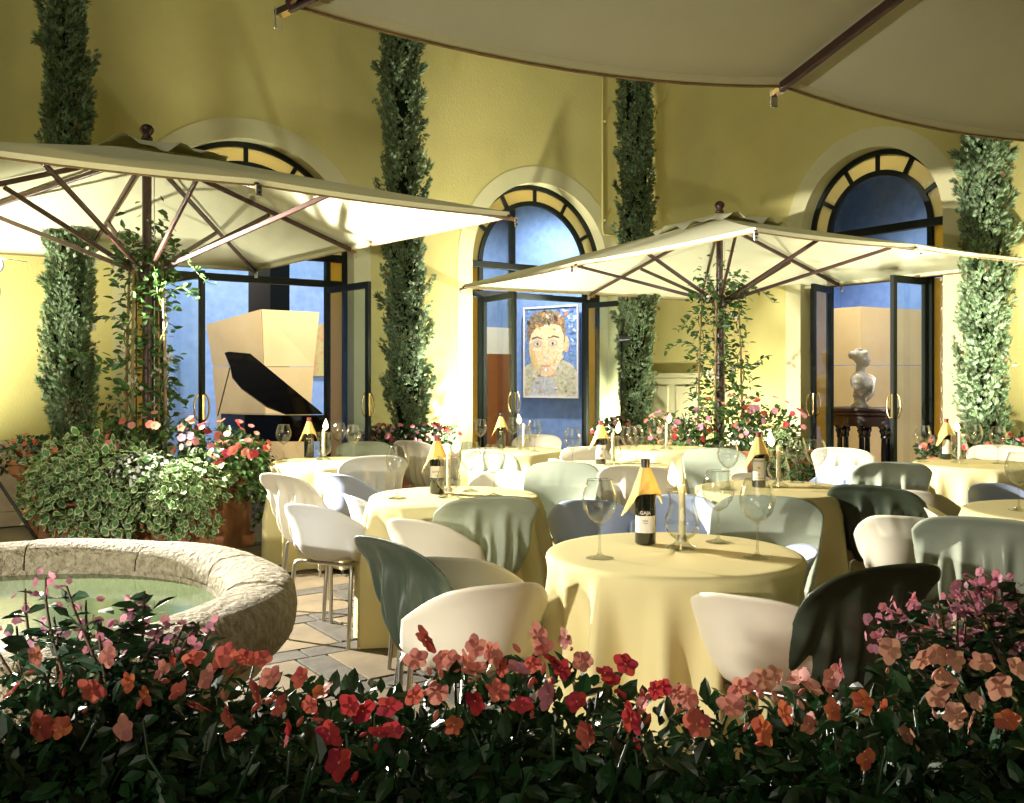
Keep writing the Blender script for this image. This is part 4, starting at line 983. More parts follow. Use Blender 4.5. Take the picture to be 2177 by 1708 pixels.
# ------------------------------------------------------------------ tables, cloths and what stands on them
TH, TR = .75, .45
TAB = {'T1': (1432, 3.30), 'T2': (967, 4.94), 'T3': (705, 7.03), 'T4': (1090, 8.19), 'T5': (1293, 6.70), 'T6': (1650, 5.27), 'T7': (2081, 6.83), 'T8': (2272, 4.33), 'T9': (1404, 8.45)}
TDESC = {'T1': 'front table', 'T2': 'table behind the sage chair', 'T3': 'table below the grand piano', 'T4': 'far table at the portrait arch', 'T5': 'middle table', 'T6': 'right middle table', 'T7': 'table below the bust arch', 'T8': 'table cut by the right edge', 'T9': 'far table behind the flower planter'}
TC = {}
def cloth_mesh(seed):
    g = np.random.default_rng(seed); NA = 168; hz = TH - .012
    ridges = []; a = g.random() * .5
    while a < 6.283:
        ridges.append((a, .055 + .06 * g.random(), .07 + .12 * g.random(), .05 * g.random())); a += .26 + .34 * g.random()
    def radial(th, d):
        f = 0
        for (c, w_, am, d0) in ridges:
            dd = (th - c + math.pi) % (2 * math.pi) - math.pi; t = max(0, d - d0); wid = w_ * (1 + .5 * t)
            f += am * min(1, (t / .34)) ** .8 * (math.exp(-(dd / wid) ** 2) - .05)
        return f
    rows = []
    for r in (.001, .15, .30, .40): rows.append([(r * math.cos(2 * math.pi * k / NA), r * math.sin(2 * math.pi * k / NA), TH + .0012 * math.sin(5 * k / NA * 6.28 + r * 9)) for k in range(NA)])
    for i in range(5):
        a = math.pi / 2 * i / 4; rr = TR - .022 + .022 * math.sin(a); z = TH - .022 + .022 * math.cos(a)
        rows.append([(rr * math.cos(2 * math.pi * k / NA), rr * math.sin(2 * math.pi * k / NA), z) for k in range(NA)])
    for i in range(1, 20):
        d = (TH - .03 - .012) * i / 19; row = []
        for k in range(NA):
            th = 2 * math.pi * k / NA; rr = TR + .018 * d + radial(th, d)
            row.append((rr * math.cos(th), rr * math.sin(th), max(.012, TH - .022 - d - .012 * math.sin(4 * th + seed) * (d > .6))))
        rows.append(row)
    return MB().grid(rows, True).mesh('tablecloth', M['cloth'], True)
for i, (k, (px, Y)) in enumerate(TAB.items()):
    c = pix(px, HY, Y); c.z = 0; TC[k] = c
    t = empty('dining_table', c, label='round pedestal table under the cloth of the ' + TDESC[k], cat='table', group='round dining tables')
    MB().lathe([(.01, TH - .03), (TR - .02, TH - .03), (TR - .02, TH - .004), (.01, TH - .004)], 48).build('tabletop', M['maple'], t)
    MB().tube([(0, 0, .03), (0, 0, TH - .03)], .035, 14).build('pedestal', M['steel'], t, True, 40)
    MB().lathe([(.26, .008), (.26, .02), (.05, .045)], 32, caps=(True, True)).build('base', M['steel'], t)
    cl = link('tablecloth', cloth_mesh(40 + i), None, c, i * .9); tag(cl, 'cream cloth draped to the floor over the ' + TDESC[k], 'tablecloth', 'cream tablecloths')

# wine glass: one mesh for bowl, one for stem and foot
bowl_prof = [(.004, .118), (.016, .121), (.034, .134), (.050, .156), (.0585, .182), (.060, .200), (.056, .222), (.049, .245), (.0425, .266)]
bowl_me = MB().lathe(bowl_prof, 40).mesh('bowl', M['bowl'], True)
M['rimg'] = glass_thin('crystal_rim', (1, 1, 1), .6, 1.0)
rim_me = MB().lathe([(.0428, .2655), (.0434, .2665), (.0428, .2675), (.0420, .2665), (.0428, .2655)], 40).mesh('rim', M['rimg'], True)
stem_me = MB().lathe([(.001, 0), (.046, 0), (.047, .0015), (.030, .005), (.010, .012), (.0048, .022), (.0040, .06), (.0042, .10), (.007, .114), (.012, .119), (.001, .1195)], 32).mesh('stem', M['glass'], True, 50)
def wine_glass(p, label):
    t = empty('wine_glass', p, random.random() * 6, label=label, cat='glass', group='wine glasses on the tables')
    b = link('bowl', bowl_me, t); link('rim', rim_me, b); link('stem', stem_me, t)
# hurricane lamp and candle
hprof = [(.001, .0), (.052, .0), (.056, .004), (.050, .010), (.030, .020), (.022, .030), (.024, .038), (.040, .048), (.056, .066), (.062, .088), (.060, .112), (.050, .142), (.044, .166), (.0455, .185), (.053, .202), (.060, .210)]
hprof_in = [(max(r - .003, .001), z + .003) for r, z in hprof[6:]]
hur_me = MB().lathe(hprof[:7], 40).mesh('foot', M['glass'], True, 60)
hur2_me = MB().lathe(hprof[6:], 40).mesh('chimney', M['bowl'], True)
hrim_me = MB().lathe([(.0600, .209), (.0612, .2105), (.0600, .212), (.0588, .2105), (.0600, .209)], 40).mesh('rim', M['glass'], True)
candle_me = MB().lathe([(.0125, .034), (.0125, .10), (.0110, .228), (.009, .231), (.001, .229)], 20, caps=(True, False)).mesh('wax', M['wax'], True, 50)
sock_me = MB().lathe([(.018, .030), (.018, .048), (.013, .052)], 16, caps=(True, False)).mesh('socket', M['steel'], True, 40)
flame_me = MB().lathe([(.001, .231), (.010, .241), (.0150, .255), (.011, .276), (.004, .298), (.0005, .308)], 12).mesh('flame', M['flame'], True)
wick_me = MB().tube([(0, 0, .229), (.001, 0, .238)], .001, 5).mesh('wick', M['blackmat'])
def hurricane(p, k, light=True):
    t = empty('hurricane_lamp', p, label='glass hurricane holder on the ' + TDESC[k], cat='candle holder', group='glass hurricane holders')
    link('foot', hur_me, t); c = link('chimney', hur2_me, t); link('rim', hrim_me, c); link('socket', sock_me, t)
    q = empty('candle', p, label='burning ivory candle on the ' + TDESC[k], cat='candle', group='burning candles')
    link('wax', candle_me, q); link('wick', wick_me, q); f = link('flame', flame_me, q); f.scale = (1.45, 1.45, 1.15); f.location = (0, 0, -.035); f.rotation_euler = (0, R_(8), random.random() * 6)
    if light:
        ld = bpy.data.lights.new('candle_light', 'POINT'); ld.energy = 1.0; ld.color = (1, .6, .25); ld.shadow_soft_size = .012
        lo = bpy.data.objects.new('candle_glow', ld); col.objects.link(lo); lo.parent = q; lo.location = (0, 0, .27)

def text_mesh(body, size, m, r, zc, ang0=-math.pi / 2, serif=False):
    cu = bpy.data.curves.new('lettering', 'FONT'); cu.body = body; cu.size = size; cu.align_x = 'CENTER'; cu.align_y = 'CENTER'; cu.offset = size * .012; cu.extrude = 0.0
    ob = bpy.data.objects.new('lettering', cu); col.objects.link(ob)
    dg = bpy.context.evaluated_depsgraph_get(); me = bpy.data.meshes.new_from_object(ob.evaluated_get(dg)); bpy.data.objects.remove(ob); bpy.data.curves.remove(cu)
    for v in me.vertices:
        a = ang0 + v.co.x / r; z = zc + v.co.y; v.co = (r * math.cos(a), r * math.sin(a), z)
    me.materials.clear(); me.materials.append(m); return me
BR = .0385
bprof = [(.001, .004), (.030, .0), (.036, .003), (BR, .010), (BR, .185), (.037, .200), (.030, .218), (.020, .236), (.0155, .250), (.0150, .300), (.0165, .302), (.0165, .312), (.001, .313)]
bot_me = MB().lathe(bprof, 40).mesh('bottle_body', M['bottle'], True, 45)
caps = {c: MB().lathe([(.0158, .252), (.0156, .300), (.0172, .3015), (.0172, .3135), (.001, .3142)], 28).mesh('capsule', M[c], True, 45) for c in ('capred', 'capblack')}
def arcsheet(r, z0, z1, a0, a1, n=18):
    return [[(r * math.cos(a0 + (a1 - a0) * j / n), r * math.sin(a0 + (a1 - a0) * j / n), z) for j in range(n + 1)] for z in (z0, z1)]
def napkin_mesh(seed):
    g = np.random.default_rng(seed); NA, NR = 96, 18; rows = []
    for i in range(NR + 1):
        f = i / NR; row = []
        for k in range(NA):
            th = 2 * math.pi * k / NA
            dl = (th - math.pi * 1.02 + math.pi) % (2 * math.pi) - math.pi; dr = (th - .15 + math.pi) % (2 * math.pi) - math.pi
            L = .098 + .095 * math.exp(-(dl / .55) ** 2) + .050 * math.exp(-(dr / .42) ** 2) + .004 * abs(math.sin(24 * th))
            s = f * L
            flare = .36 + .03 * math.cos(3 * th)
            rr = .0178 + min(s, .095) * flare + max(0, s - .095) * (.34 * math.exp(-(dl / .7) ** 2) + .16 * math.exp(-(dr / .6) ** 2) + .05)
            zz = .283 - min(s, .095) * .93 - max(0, s - .095) * .9
            rr += .003 * math.sin(7 * th + seed) * f
            row.append((rr * math.cos(th), rr * math.sin(th), zz))
        rows.append(row)
    return MB().grid(rows, True).mesh('napkin', M['napkin'], True)
nap_me = [napkin_mesh(1), napkin_mesh(4)]
def bottle(p, k, cap, style, text, hue, rz=0.0):
    p = Vector(p); face = math.atan2(-p.y, -p.x) + math.pi / 2 + rz   # label turned to the guests at the court side
    t = empty('wine_bottle', p, face, label='dark wine bottle with %s on the %s' % (hue, TDESC[k]), cat='bottle', group='wine bottles on the tables')
    link('glass_body', bot_me, t); link('capsule', caps[cap], t)
    A0 = -math.pi / 2; w_ = 1.15
    if style == 'gaja':
        lb = MB().grid(arcsheet(BR + .0005, .046, .108, A0 - w_, A0 + w_)).build('label', M['labelw'], t, True)
        link('lettering', text_mesh('GAJA', .0175, M['lettering'], BR + .0007, .119), t)
        link('lettering', text_mesh("SPERSS'", .0065, M['ink'], BR + .0009, .090), lb); link('lettering', text_mesh('LANGHE', .0045, M['ink'], BR + .0009, .082), lb)
    elif style == 'band':
        lb = MB().grid(arcsheet(BR + .0005, .088, .150, A0 - w_, A0 + w_)).build('label', M['label'], t, True)
        link('lettering', text_mesh(text, .013, M['ink'], BR + .0009, .120), lb); link('lettering', text_mesh('TOSCANA', .0055, M['ink'], BR + .0009, .101), lb)
    elif style == 'tall':
        lb = MB().grid(arcsheet(BR + .0005, .040, .165, A0 - w_ * .85, A0 + w_ * .85)).build('label', M['label'], t, True)
        link('lettering', text_mesh(text, .013, M['ink'], BR + .0009, .150), lb)
        for z, r_ in ((.112, .008), (.073, .006)):
            MB().grid([[((BR + .0009) * math.cos(A0 + rr * math.cos(a) / BR), (BR + .0009) * math.sin(A0 + rr * math.cos(a) / BR), z + rr * math.sin(a)) for a in [k_ * math.pi / 8 for k_ in range(16)]] for rr in (.0005, r_)], True).build('emblem', M['gold'], lb)
    elif style == 'script':
        lb = MB().grid(arcsheet(BR + .0005, .040, .140, A0 - w_, A0 + w_)).build('label', M['labelw'], t, True)
        link('lettering', text_mesh(text, .018, M['ink'], BR + .0009, .112), lb)
        MB().grid(arcsheet(BR + .0009, .052, .076, A0 - .3, A0 + .3)).build('emblem', M['terracotta'], lb)
    elif style == 'arch':
        rows = [[((BR + .0005) * math.cos(A0 + s_ * .85), (BR + .0005) * math.sin(A0 + s_ * .85), (.045 if r_ == 0 else .125 + .03 * math.sqrt(max(0, 1 - s_ * s_)))) for s_ in [(-1 + j / 10) for j in range(21)]] for r_ in (0, 1)]
        lb = MB().grid(rows).build('label', M['label'], t, True)
        link('lettering', text_mesh('MASI', .011, M['ink'], BR + .0009, .105), lb); link('lettering', text_mesh(text, .0075, M['ink'], BR + .0009, .088), lb)
    else:
        link('lettering', text_mesh(text, .014, M['gold'], BR + .0008, .150), t); link('lettering', text_mesh('1995', .009, M['gold'], BR + .0008, .128), t)
    nk = link('napkin', nap_me[hash(k) % 2 if False else int(k[1]) % 2], None, p, rz * 0 + (p.x * .05))
    tag(nk, 'golden napkin round the bottle neck on the ' + TDESC[k], 'napkin', 'napkins on the bottles')

def setting(k, bot, hur, glasses, cap, style, text, hue):
    if bot: bottle(onlevel(*bot, TH + .0), k, cap, style, text, hue)
    if hur: hurricane(onlevel(*hur, TH), k)
    n = len(glasses)
    for i, gl in enumerate(glasses):
        where = ['left of the bottle', 'just right of the candle', 'furthest right'][i if n == 3 else i]
        wine_glass(onlevel(*gl, TH), 'wine glass %s on the %s' % (where, TDESC[k]))
setting('T1', (1372, 1157), (1450, 1168), [(1275, 1187), (1527, 1153), (1610, 1186)], 'capblack', 'gaja', 'GAJA', 'a white label under cream capitals')
setting('T2', (929, 1050), (954, 1058), [(845, 1060), (1000, 1045), (1050, 1054)], 'capred', 'band', 'LUVVOO', 'a cream band label')
setting('T3', (657, 973), (688, 978), [(603, 977), (720, 970), (752, 978)], 'capred', 'none', 'BRUNO', 'gold print')
setting('T4', (1065, 953), (1113, 957), [(1021, 957), (1090, 951), (1137, 960)], 'capblack', 'none', 'SOLE', 'a gold sun print')
setting('T5', (1277, 987), (1303, 990), [(1217, 992), (1337, 985), (1352, 982)], 'capred', 'script', 'Barolo', 'a white script label')
setting('T6', (1613, 1036), (1655, 1035), [(1548, 1041), (1693, 1026), (1735, 1035)], 'capred', 'tall', 'TIGNANELLO', 'a tall cream label')
setting('T7', (2012, 977), (2040, 985), [(1962, 982), (2072, 977), (2122, 986)], 'capred', 'arch', 'AMARONE', 'an arched label')
setting('T8', None, None, [(2166, 1085)], '', '', '', '')
setting('T9', None, (1417, 955), [(1391, 958)], '', '', '', '')

# ------------------------------------------------------------------ chairs
def chair_shell(fluted):
    seatp = [(.225, .428), (.19, .442), (.10, .446), (-.02, .436), (-.12, .428), (-.185, .445)]
    if fluted: prof = seatp + [(-.222, .50), (-.236, .57), (-.244, .65), (-.258, .73), (-.295, .80), (-.335, .83)]
    else: prof = seatp + [(-.222, .49), (-.240, .55), (-.252, .61), (-.266, .67), (-.284, .715), (-.305, .735)]
    prof = np.array(prof); seg = np.concatenate([[0], np.cumsum(np.linalg.norm(np.diff(prof, axis=0), axis=1))]); seg /= seg[-1]
    wk = [(0, .17), (.2, .200), (.42, .212), (.55, .222), (.7, .243), (.85, .258), (1, .262)]
    NU, NV = 60, 52; vb = .47
    def cat(x, xs, ys):
        # smooth interpolation
        return np.interp(x, xs, ys)
    fine = np.linspace(0, 1, 241); py = np.interp(fine, seg, prof[:, 0]); pz = np.interp(fine, seg, prof[:, 1]); ker = np.hanning(23); ker /= ker.sum()
    pad = 11
    def sm(a): e = np.concatenate([2 * a[0] - a[pad:0:-1], a, 2 * a[-1] - a[-2:-pad - 2:-1]]); return np.convolve(e, ker, 'valid')
    py, pz = sm(py), sm(pz)
    pleats = [(-.80, .085, .85), (-.52, .07, .70), (-.24, .075, .95), (.05, .06, .72), (.30, .08, .92), (.56, .07, .76), (.82, .085, .85)]
    if not fluted: pleats = [(-.70, .05, .70), (.70, .05, .70)]
    V = np.zeros((2, NV + 1, NU + 1, 3))
    for i in range(NV + 1):
        v0 = i / NV
        for j in range(NU + 1):
            u = -1 + 2 * j / NU
            top = (1 - .17 * abs(u) ** 5.0 - .05 * abs(u) ** 2) if fluted else (1 - .34 * abs(u) ** 3.2 - .04 * abs(u) ** 2)
            v = v0
            if v0 > vb: v = vb + (v0 - vb) * top
            fr = .06 * abs(u) ** 3
            if v0 < .12: v = v0 + fr * (1 - v0 / .12)
            w_ = np.interp(v, [a for a, _ in wk], [b for _, b in wk])
            y = np.interp(v, fine, py); z = np.interp(v, fine, pz); q = max(0, (v - vb) / (1 - vb))
            wrap = (.145 * math.exp(-((q - .12) / .40) ** 2) if fluted else .20 * math.exp(-((q - .3) / .75) ** 2)) * abs(u) ** 2.2 if v > .25 else 0
            if v <= vb: wrap *= 0 if v < .25 else ((v - .25) / (vb - .25)) ** 1.5
            x = w_ * u * (1 - .05 * q * abs(u))
            y += wrap - (.045 if fluted else 0) * (max(0, q - .45) / .55) ** 2 * abs(u) ** 2
            lift = .055 * abs(u) ** 3 * (math.exp(-((v - vb) / .16) ** 2)); z += lift
            z -= .02 * abs(u) ** 4 * (v < .3)
            V[0, i, j] = (x, y, z)
    # normals (front side = up / forward)
    G = V[0]; du = np.gradient(G, axis=1); dv = np.gradient(G, axis=0); N = nrm(np.cross(du, dv))
    if N[5, NU // 2, 2] < 0: N = -N
    for i in range(NV + 1):
        v = i / NV; q = (v - vb) / (1 - vb)
        for j in range(NU + 1):
            u = -1 + 2 * j / NU; am = 0
            for (c, w_, qe) in pleats:
                cc = c * (1 + .10 * q); e = max(0, min(1, (qe - q) / .45)); e = e * e * (3 - 2 * e)
                low = max(0, min(1, (v - .30) / .16))
                am += (.042 if fluted else .026) * e * low * math.exp(-((u - cc) / (w_ * (1 + .6 * max(0, q)))) ** 2)
            edge = max(0, (abs(u) - .9) / .1); edgev = max(0, (v - .94) / .06)
            th = .012 * (1 - .55 * max(edge, edgev) ** 2)
            V[1, i, j] = G[i, j] - N[i, j] * (th + am)
    # rolled rim: bulge the last rows a little backwards
    n = (NV + 1) * (NU + 1); VV = V.reshape(-1, 3); fi = []; fs = []
    def idx(l, i, j): return l * n + i * (NU + 1) + j
    for i in range(NV):
        for j in range(NU):
            fi += [idx(0, i, j), idx(0, i, j + 1), idx(0, i + 1, j + 1), idx(0, i + 1, j)]; fs.append(4)
            fi += [idx(1, i, j), idx(1, i + 1, j), idx(1, i + 1, j + 1), idx(1, i, j + 1)]; fs.append(4)
    for j in range(NU):
        fi += [idx(0, 0, j), idx(1, 0, j), idx(1, 0, j + 1), idx(0, 0, j + 1)]; fs.append(4)
        fi += [idx(0, NV, j), idx(0, NV, j + 1), idx(1, NV, j + 1), idx(1, NV, j)]; fs.append(4)
    for i in range(NV):
        fi += [idx(0, i, 0), idx(0, i + 1, 0), idx(1, i + 1, 0), idx(1, i, 0)]; fs.append(4)
        fi += [idx(0, i, NU), idx(1, i, NU), idx(1, i + 1, NU), idx(0, i + 1, NU)]; fs.append(4)
    return fast_mesh('shell', VV, fi, fs, M['white'], True, None)
shell_me = {True: chair_shell(True), False: chair_shell(False)}
leg_me = []
for sx in (-1, 1):
    leg_me.append(MB().tube([(sx * .15, .13, .415), (sx * .175, .15, .410), (sx * .186, .157, .39), (sx * .20, .175, 0)], .011, 10).mesh('leg', M['steel'], True, 50))
    leg_me.append(MB().tube([(sx * .15, -.12, .408), (sx * .175, -.135, .402), (sx * .186, -.142, .385), (sx * .20, -.185, 0)], .011, 10).mesh('leg', M['steel'], True, 50))
sf = MB()
sf.tube([(-.15, .13, .415), (.15, .13, .415)], .010, 8); sf.tube([(-.15, -.12, .406), (.15, -.12, .406)], .010, 8)
for sx in (-1, 1): sf.tube([(sx * .12, .13, .415), (sx * .12, -.12, .406)], .009, 8)
sf_me = sf.mesh('seat_frame', M['steel'], True, 50)
def chair(x, ytop, Y, face, colr, label):
    """x, ytop: where the middle of the top rim shows; Y its depth; face: a table or a heading in degrees (0 right, 90 away)"""
    tall = colr in ('green', 'sage') or x in TALLX; CHH = .83 if tall else .735
    if Y is None: Y = F * (CH - CHH) / (ytop - HY)
    P = pix(x, ytop, Y); s = min(1.05, max(.94, P.z / CHH))
    if isinstance(face, str): d = TC[face] - P; h = math.atan2(d.y, d.x)
    elif isinstance(face, tuple): d = TC[face[0]] - P; h = math.atan2(d.y, d.x) + R_(face[1])
    else: h = R_(face)
    rz = h - math.pi / 2
    loc = Vector((P.x, P.y, 0)) + Vector((math.cos(h), math.sin(h), 0)) * .29
    t = empty('chair', loc, rz, label=label, cat='chair', group='moulded shell chairs'); t.scale = (1, 1, s)
    o = link('shell', shell_me[tall], t); o.material_slots[0].link = 'OBJECT'; o.material_slots[0].material = CHAIR[colr]
    for m in leg_me: link('leg', m, t)
    link('seat_frame', sf_me, t)
    return t
TALLX = (795, 880, 1142, 1245, 1352, 1790, 2125, 608)
CH_ = [
 (838, 1142, None, 40, 'green', 'dark green fluted chair right of the fountain in the foreground'),
 (1060, 1240, None, 112, 'cream', 'cream chair at the front left of the front table'),
 (1578, 1264, None, 58, 'cream', 'cream chair at the front right of the front table'),
 (1868, 1195, None, 114, 'green', 'large dark green chair in shade right of the front table'),
 (1722, 1162, None, 178, 'blue', 'pale blue chair tucked in right of the front table'),
 (1630, 1056, None, ('T1', 8), 'sage', 'pale sage chair behind the right glasses of the front table'),
 (1448, 1051, None, 255, 'blue', 'pale blue chair behind the candle of the front table'),
 (1252, 1062, None, 80, 'blue', 'pale blue chair behind the left glass of the front table'),
 (950, 1182, None, 75, 'cream', 'cream chair between the dark green chair and the fluted sage chair'),
 (1037, 1053, None, 108, 'sage', 'sage chair with deep flutes, its back to the camera'),
 (872, 1103, None, 60, 'cream', 'cream chair seen over the dark green chair'),
 (742, 1051, None, 30, 'white', 'white chair with its seat showing, left of the fluted sage chair'),
 (645, 1071, None, 62, 'white', 'white chair with its steel legs in view beside the fountain'),
 (608, 1006, None, 50, 'cream', 'cream chair beside the lit round pot'),
 (705, 1006, None, 60, 'blue', 'pale blue chair behind the two white chairs'),
 (795, 968, None, 115, 'cream', 'fluted cream chair in front of the table below the piano'),
 (775, 939, None, ('T3', 20), 'sage', 'grey green chair behind the table below the piano'),
 (880, 936, None, 55, 'cream', 'fluted cream chair left of the far table'),
 (1072, 999, None, 'T2', 'cream', 'cream chair behind the glasses of the sage chair table'),
 (1040, 955, None, 60, 'sage', 'grey green chair in front of the far table'),
 (1196, 983, None, ('T2', 15), 'sage', 'sage chair with a broad smooth front, left of the middle table'),
 (1200, 976, None, 20, 'sage', 'sage chair close behind the broad smooth sage chair'),
 (1142, 924, None, 'T4', 'cream', 'cream chair behind the far table under the portrait'),
 (1245, 950, None, 300, 'cream', 'cream chair behind the middle table'),
 (1352, 988, None, 75, 'cream', 'cream chair behind the front bottle, at the middle table'),
 (1518, 953, None, ('T6', 0), 'sage', 'pale sage chair in front of the flower planter'),
 (1582, 1006, None, 300, 'cream', 'cream chair behind the tall glass at the right middle table'),
 (1790, 951, None, 55, 'cream', 'cream chair beside the dark doorway right of the middle right table'),
 (1815, 990, None, 215, 'blue', 'pale blue chair behind the right middle table'),
 (1897, 981, None, 80, 'sage', 'light sage chair left of the table below the bust'),
 (1858, 1030, None, 48, 'green', 'green chair curving round the right side of the middle right table'),
 (1936, 1041, None, 50, 'cream', 'small cream chair behind the green chair at right'),
 (1918, 1096, None, 60, 'cream', 'cream chair with a broad back right of centre, before the green one'),
 (2085, 1096, None, 62, 'sage', 'fluted sage chair at the right edge'),
 (2105, 1027, None, 275, 'blue', 'pale blue grey chair at the right edge table'),
 (2125, 946, None, 250, 'cream', 'cream chair behind the table below the bust'),
 (1970, 1076, None, 340, 'cream', 'cream chair left of the right edge table'),
]
for c in CH_: chair(*c)

# ------------------------------------------------------------------ foreground bed of impatiens
bed = empty('planter_trough', (0, 1.42, 0), label='dark long planter holding the foreground flowers', cat='planter')
MB().box((0, -.27, .28), (3.4, .04, .56), None, .006).box((0, .27, .28), (3.4, .04, .56), None, .006).box((-1.68, 0, .28), (.04, .50, .56), None, .006).box((1.68, 0, .28), (.04, .50, .56), None, .006).build('box', M['terracotta'], bed)
MB().box((0, 0, .50), (3.3, .48, .04)).build('soil', M['soil'], bed)
fl_me = {}
M['throat'] = mat('flower_throat', (.70, .62, .30), .6)
def flower_mesh(c, v):
    """five overlapping, unequal petals, each bent its own way, and a small throat"""
    if (c, v) not in fl_me:
        g = np.random.default_rng(v * 7 + 1); mb = MB(); open_ = g.random()
        for k in range(5):
            a0 = 2 * math.pi * k / 5 + g.normal() * .10; L = .9 + .25 * g.random() + (.15 if k == 0 else 0); wd = .46 + .14 * g.random(); lift = .05 + .35 * open_ * g.random(); curl = g.normal() * .22; tw = g.normal() * .18; rows = []
            for i in range(6):
                t = i / 5; r = .06 + L * t; h_ = wd * (math.sin(math.pi * (.10 + .68 * t)) ** .7); row = []
                for j in range(5):
                    q = -1 + j / 2; z = lift * t + curl * t * t * .5 + .10 * h_ * (q * q) * (1 if k % 2 else -.6) + tw * q * h_ * .5 + .035 * math.sin(5 * q + 7 * t + k)
                    rr = r - .30 * q * q * t * t + .05 * abs(q) * t
                    x_, y_ = rr, q * h_; row.append((x_ * math.cos(a0) - y_ * math.sin(a0), x_ * math.sin(a0) + y_ * math.cos(a0), z + .012 * k))
                rows.append(row)
            mb.grid(rows)
        mb.cur = 1; mb.lathe([(.07, .04), (.05, .10), (.01, .12)], 6)
        me = mb.mesh('flower', [M[c], M['throat']], True); me.transform(Matrix.Scale(.0185, 4)); fl_me[(c, v)] = me
    return fl_me[(c, v)]
bud_me = {c: MB().lathe([(.0008, -.012), (.0035, -.008), (.0048, -.002), (.0042, .005), (.0006, .011)], 8).mesh('bud', M[c], True) for c in ('coral', 'salmon', 'peach', 'red')}
hx = [0, 150, 350, 500, 640, 760, 900, 1050, 1180, 1300, 1450, 1600, 1750, 1900, 2050, 2177]
hy = [1400, 1410, 1400, 1390, 1450, 1440, 1385, 1400, 1380, 1425, 1475, 1460, 1450, 1400, 1390, 1400]
NP = 12; plants = []
NAMES = ['leftmost in the foreground bed', 'below the left crape myrtle', 'under the fountain rim', 'before the fountain foot', 'before the gap in the paving', 'below the dark green fluted chair', 'before the front left cream chair', 'with crimson flowers below the front tablecloth', 'below the middle of the front tablecloth', 'before the front right cream chair', 'below the large dark green chair', 'with dusty peach flowers at the right corner']
for k in range(NP):
    px = -30 + k * (2237 / (NP - 1)); Y = 1.46; ty = np.interp(px, hx, hy)
    X = (px - CX) / F * Y; zt_ = CH - (ty - HY) / F * (Y + .08) - .02
    t = empty('impatiens_plant', (X, Y, .5), label='impatiens plant ' + NAMES[k], cat='plant', group='impatiens in the foreground bed')
    g = np.random.default_rng(100 + k); hh = zt_ - .5
    ells = [((0, .06, hh - .10), (.13, .13, .10)), ((-.07, -.05, hh - .16), (.11, .13, .11)), ((.07, -.07, hh - .17), (.11, .13, .11)), ((0, -.12, hh - .24), (.13, .12, .12)), ((0, .10, hh - .2), (.12, .12, .12)), ((0, 0, hh - .27), (.14, .2, .13))]
    leaf_mass('foliage', ells, 1700, .040, [M['leafbed']], t, droop=.25, zmin=-1)
    st = MB()
    for q in range(7):
        a, b = g.normal() * .05, g.normal() * .07; st.tube([(a * .3, b * .3, 0), (a, b, hh * .5), (a * 1.8, b * 1.6, hh - .03)], [.004, .0035, .0025], 5)
    st.build('stems', M['leafbed'], t, True)
    plants.append(t)
FL = '''195,1470,coral 130,1445,coral 75,1395,salmon 275,1450,orange 480,1395,coral 470,1410,coral 440,1442,salmon 410,1400,coral 365,1402,coral 345,1425,salmon 520,1398,coral 556,1402,coral 577,1442,salmon 500,1566,coral 488,1522,coral 84,1546,coral 130,1548,orange 262,1552,salmon 640,1440,coral 690,1470,orange 660,1500,coral 745,1500,red 770,1512,red 826,1502,red 806,1560,red 838,1552,red 720,1622,red 596,1502,coral 906,1360,coral 884,1402,salmon 942,1402,salmon 962,1408,salmon 992,1412,salmon 1008,1424,salmon 966,1541,orange 1012,1377,salmon 1052,1396,salmon 1066,1418,coral 1040,1382,salmon 1144,1352,salmon 1156,1374,salmon 1202,1357,salmon 1176,1402,red 1196,1424,red 1166,1476,pink 1226,1492,red 1102,1422,pink 1132,1412,coral 1240,1407,salmon 1286,1432,red 1302,1447,red 1330,1412,red 1392,1467,red 1408,1460,red 1370,1492,coral 1440,1472,salmon 1462,1482,salmon 1556,1502,salmon 1602,1452,salmon 1622,1442,peach 1570,1462,salmon 1666,1517,orange 1642,1442,peach 1702,1442,salmon 1770,1442,salmon 1786,1421,pink 1722,1463,peach 1836,1492,orange 1872,1512,orange 1770,1511,orange 1892,1382,peach 1962,1402,peach 1992,1392,peach 2032,1402,peach 2012,1452,peach 2072,1492,peach 2122,1457,peach 1990,1482,peach 2032,1522,peach 2062,1532,peach 2142,1532,orange 1842,1616,orange 30,1470,coral 230,1395,salmon 310,1480,orange 545,1470,coral 615,1560,red 700,1560,red 1060,1470,coral 1110,1500,red 1340,1530,red 1480,1540,coral 1250,1560,coral 1620,1550,orange 1720,1540,salmon 1930,1560,peach 2160,1420,peach 2090,1410,peach 880,1480,coral 930,1470,salmon 1010,1490,red 420,1500,coral 380,1470,coral'''
g = np.random.default_rng(77)
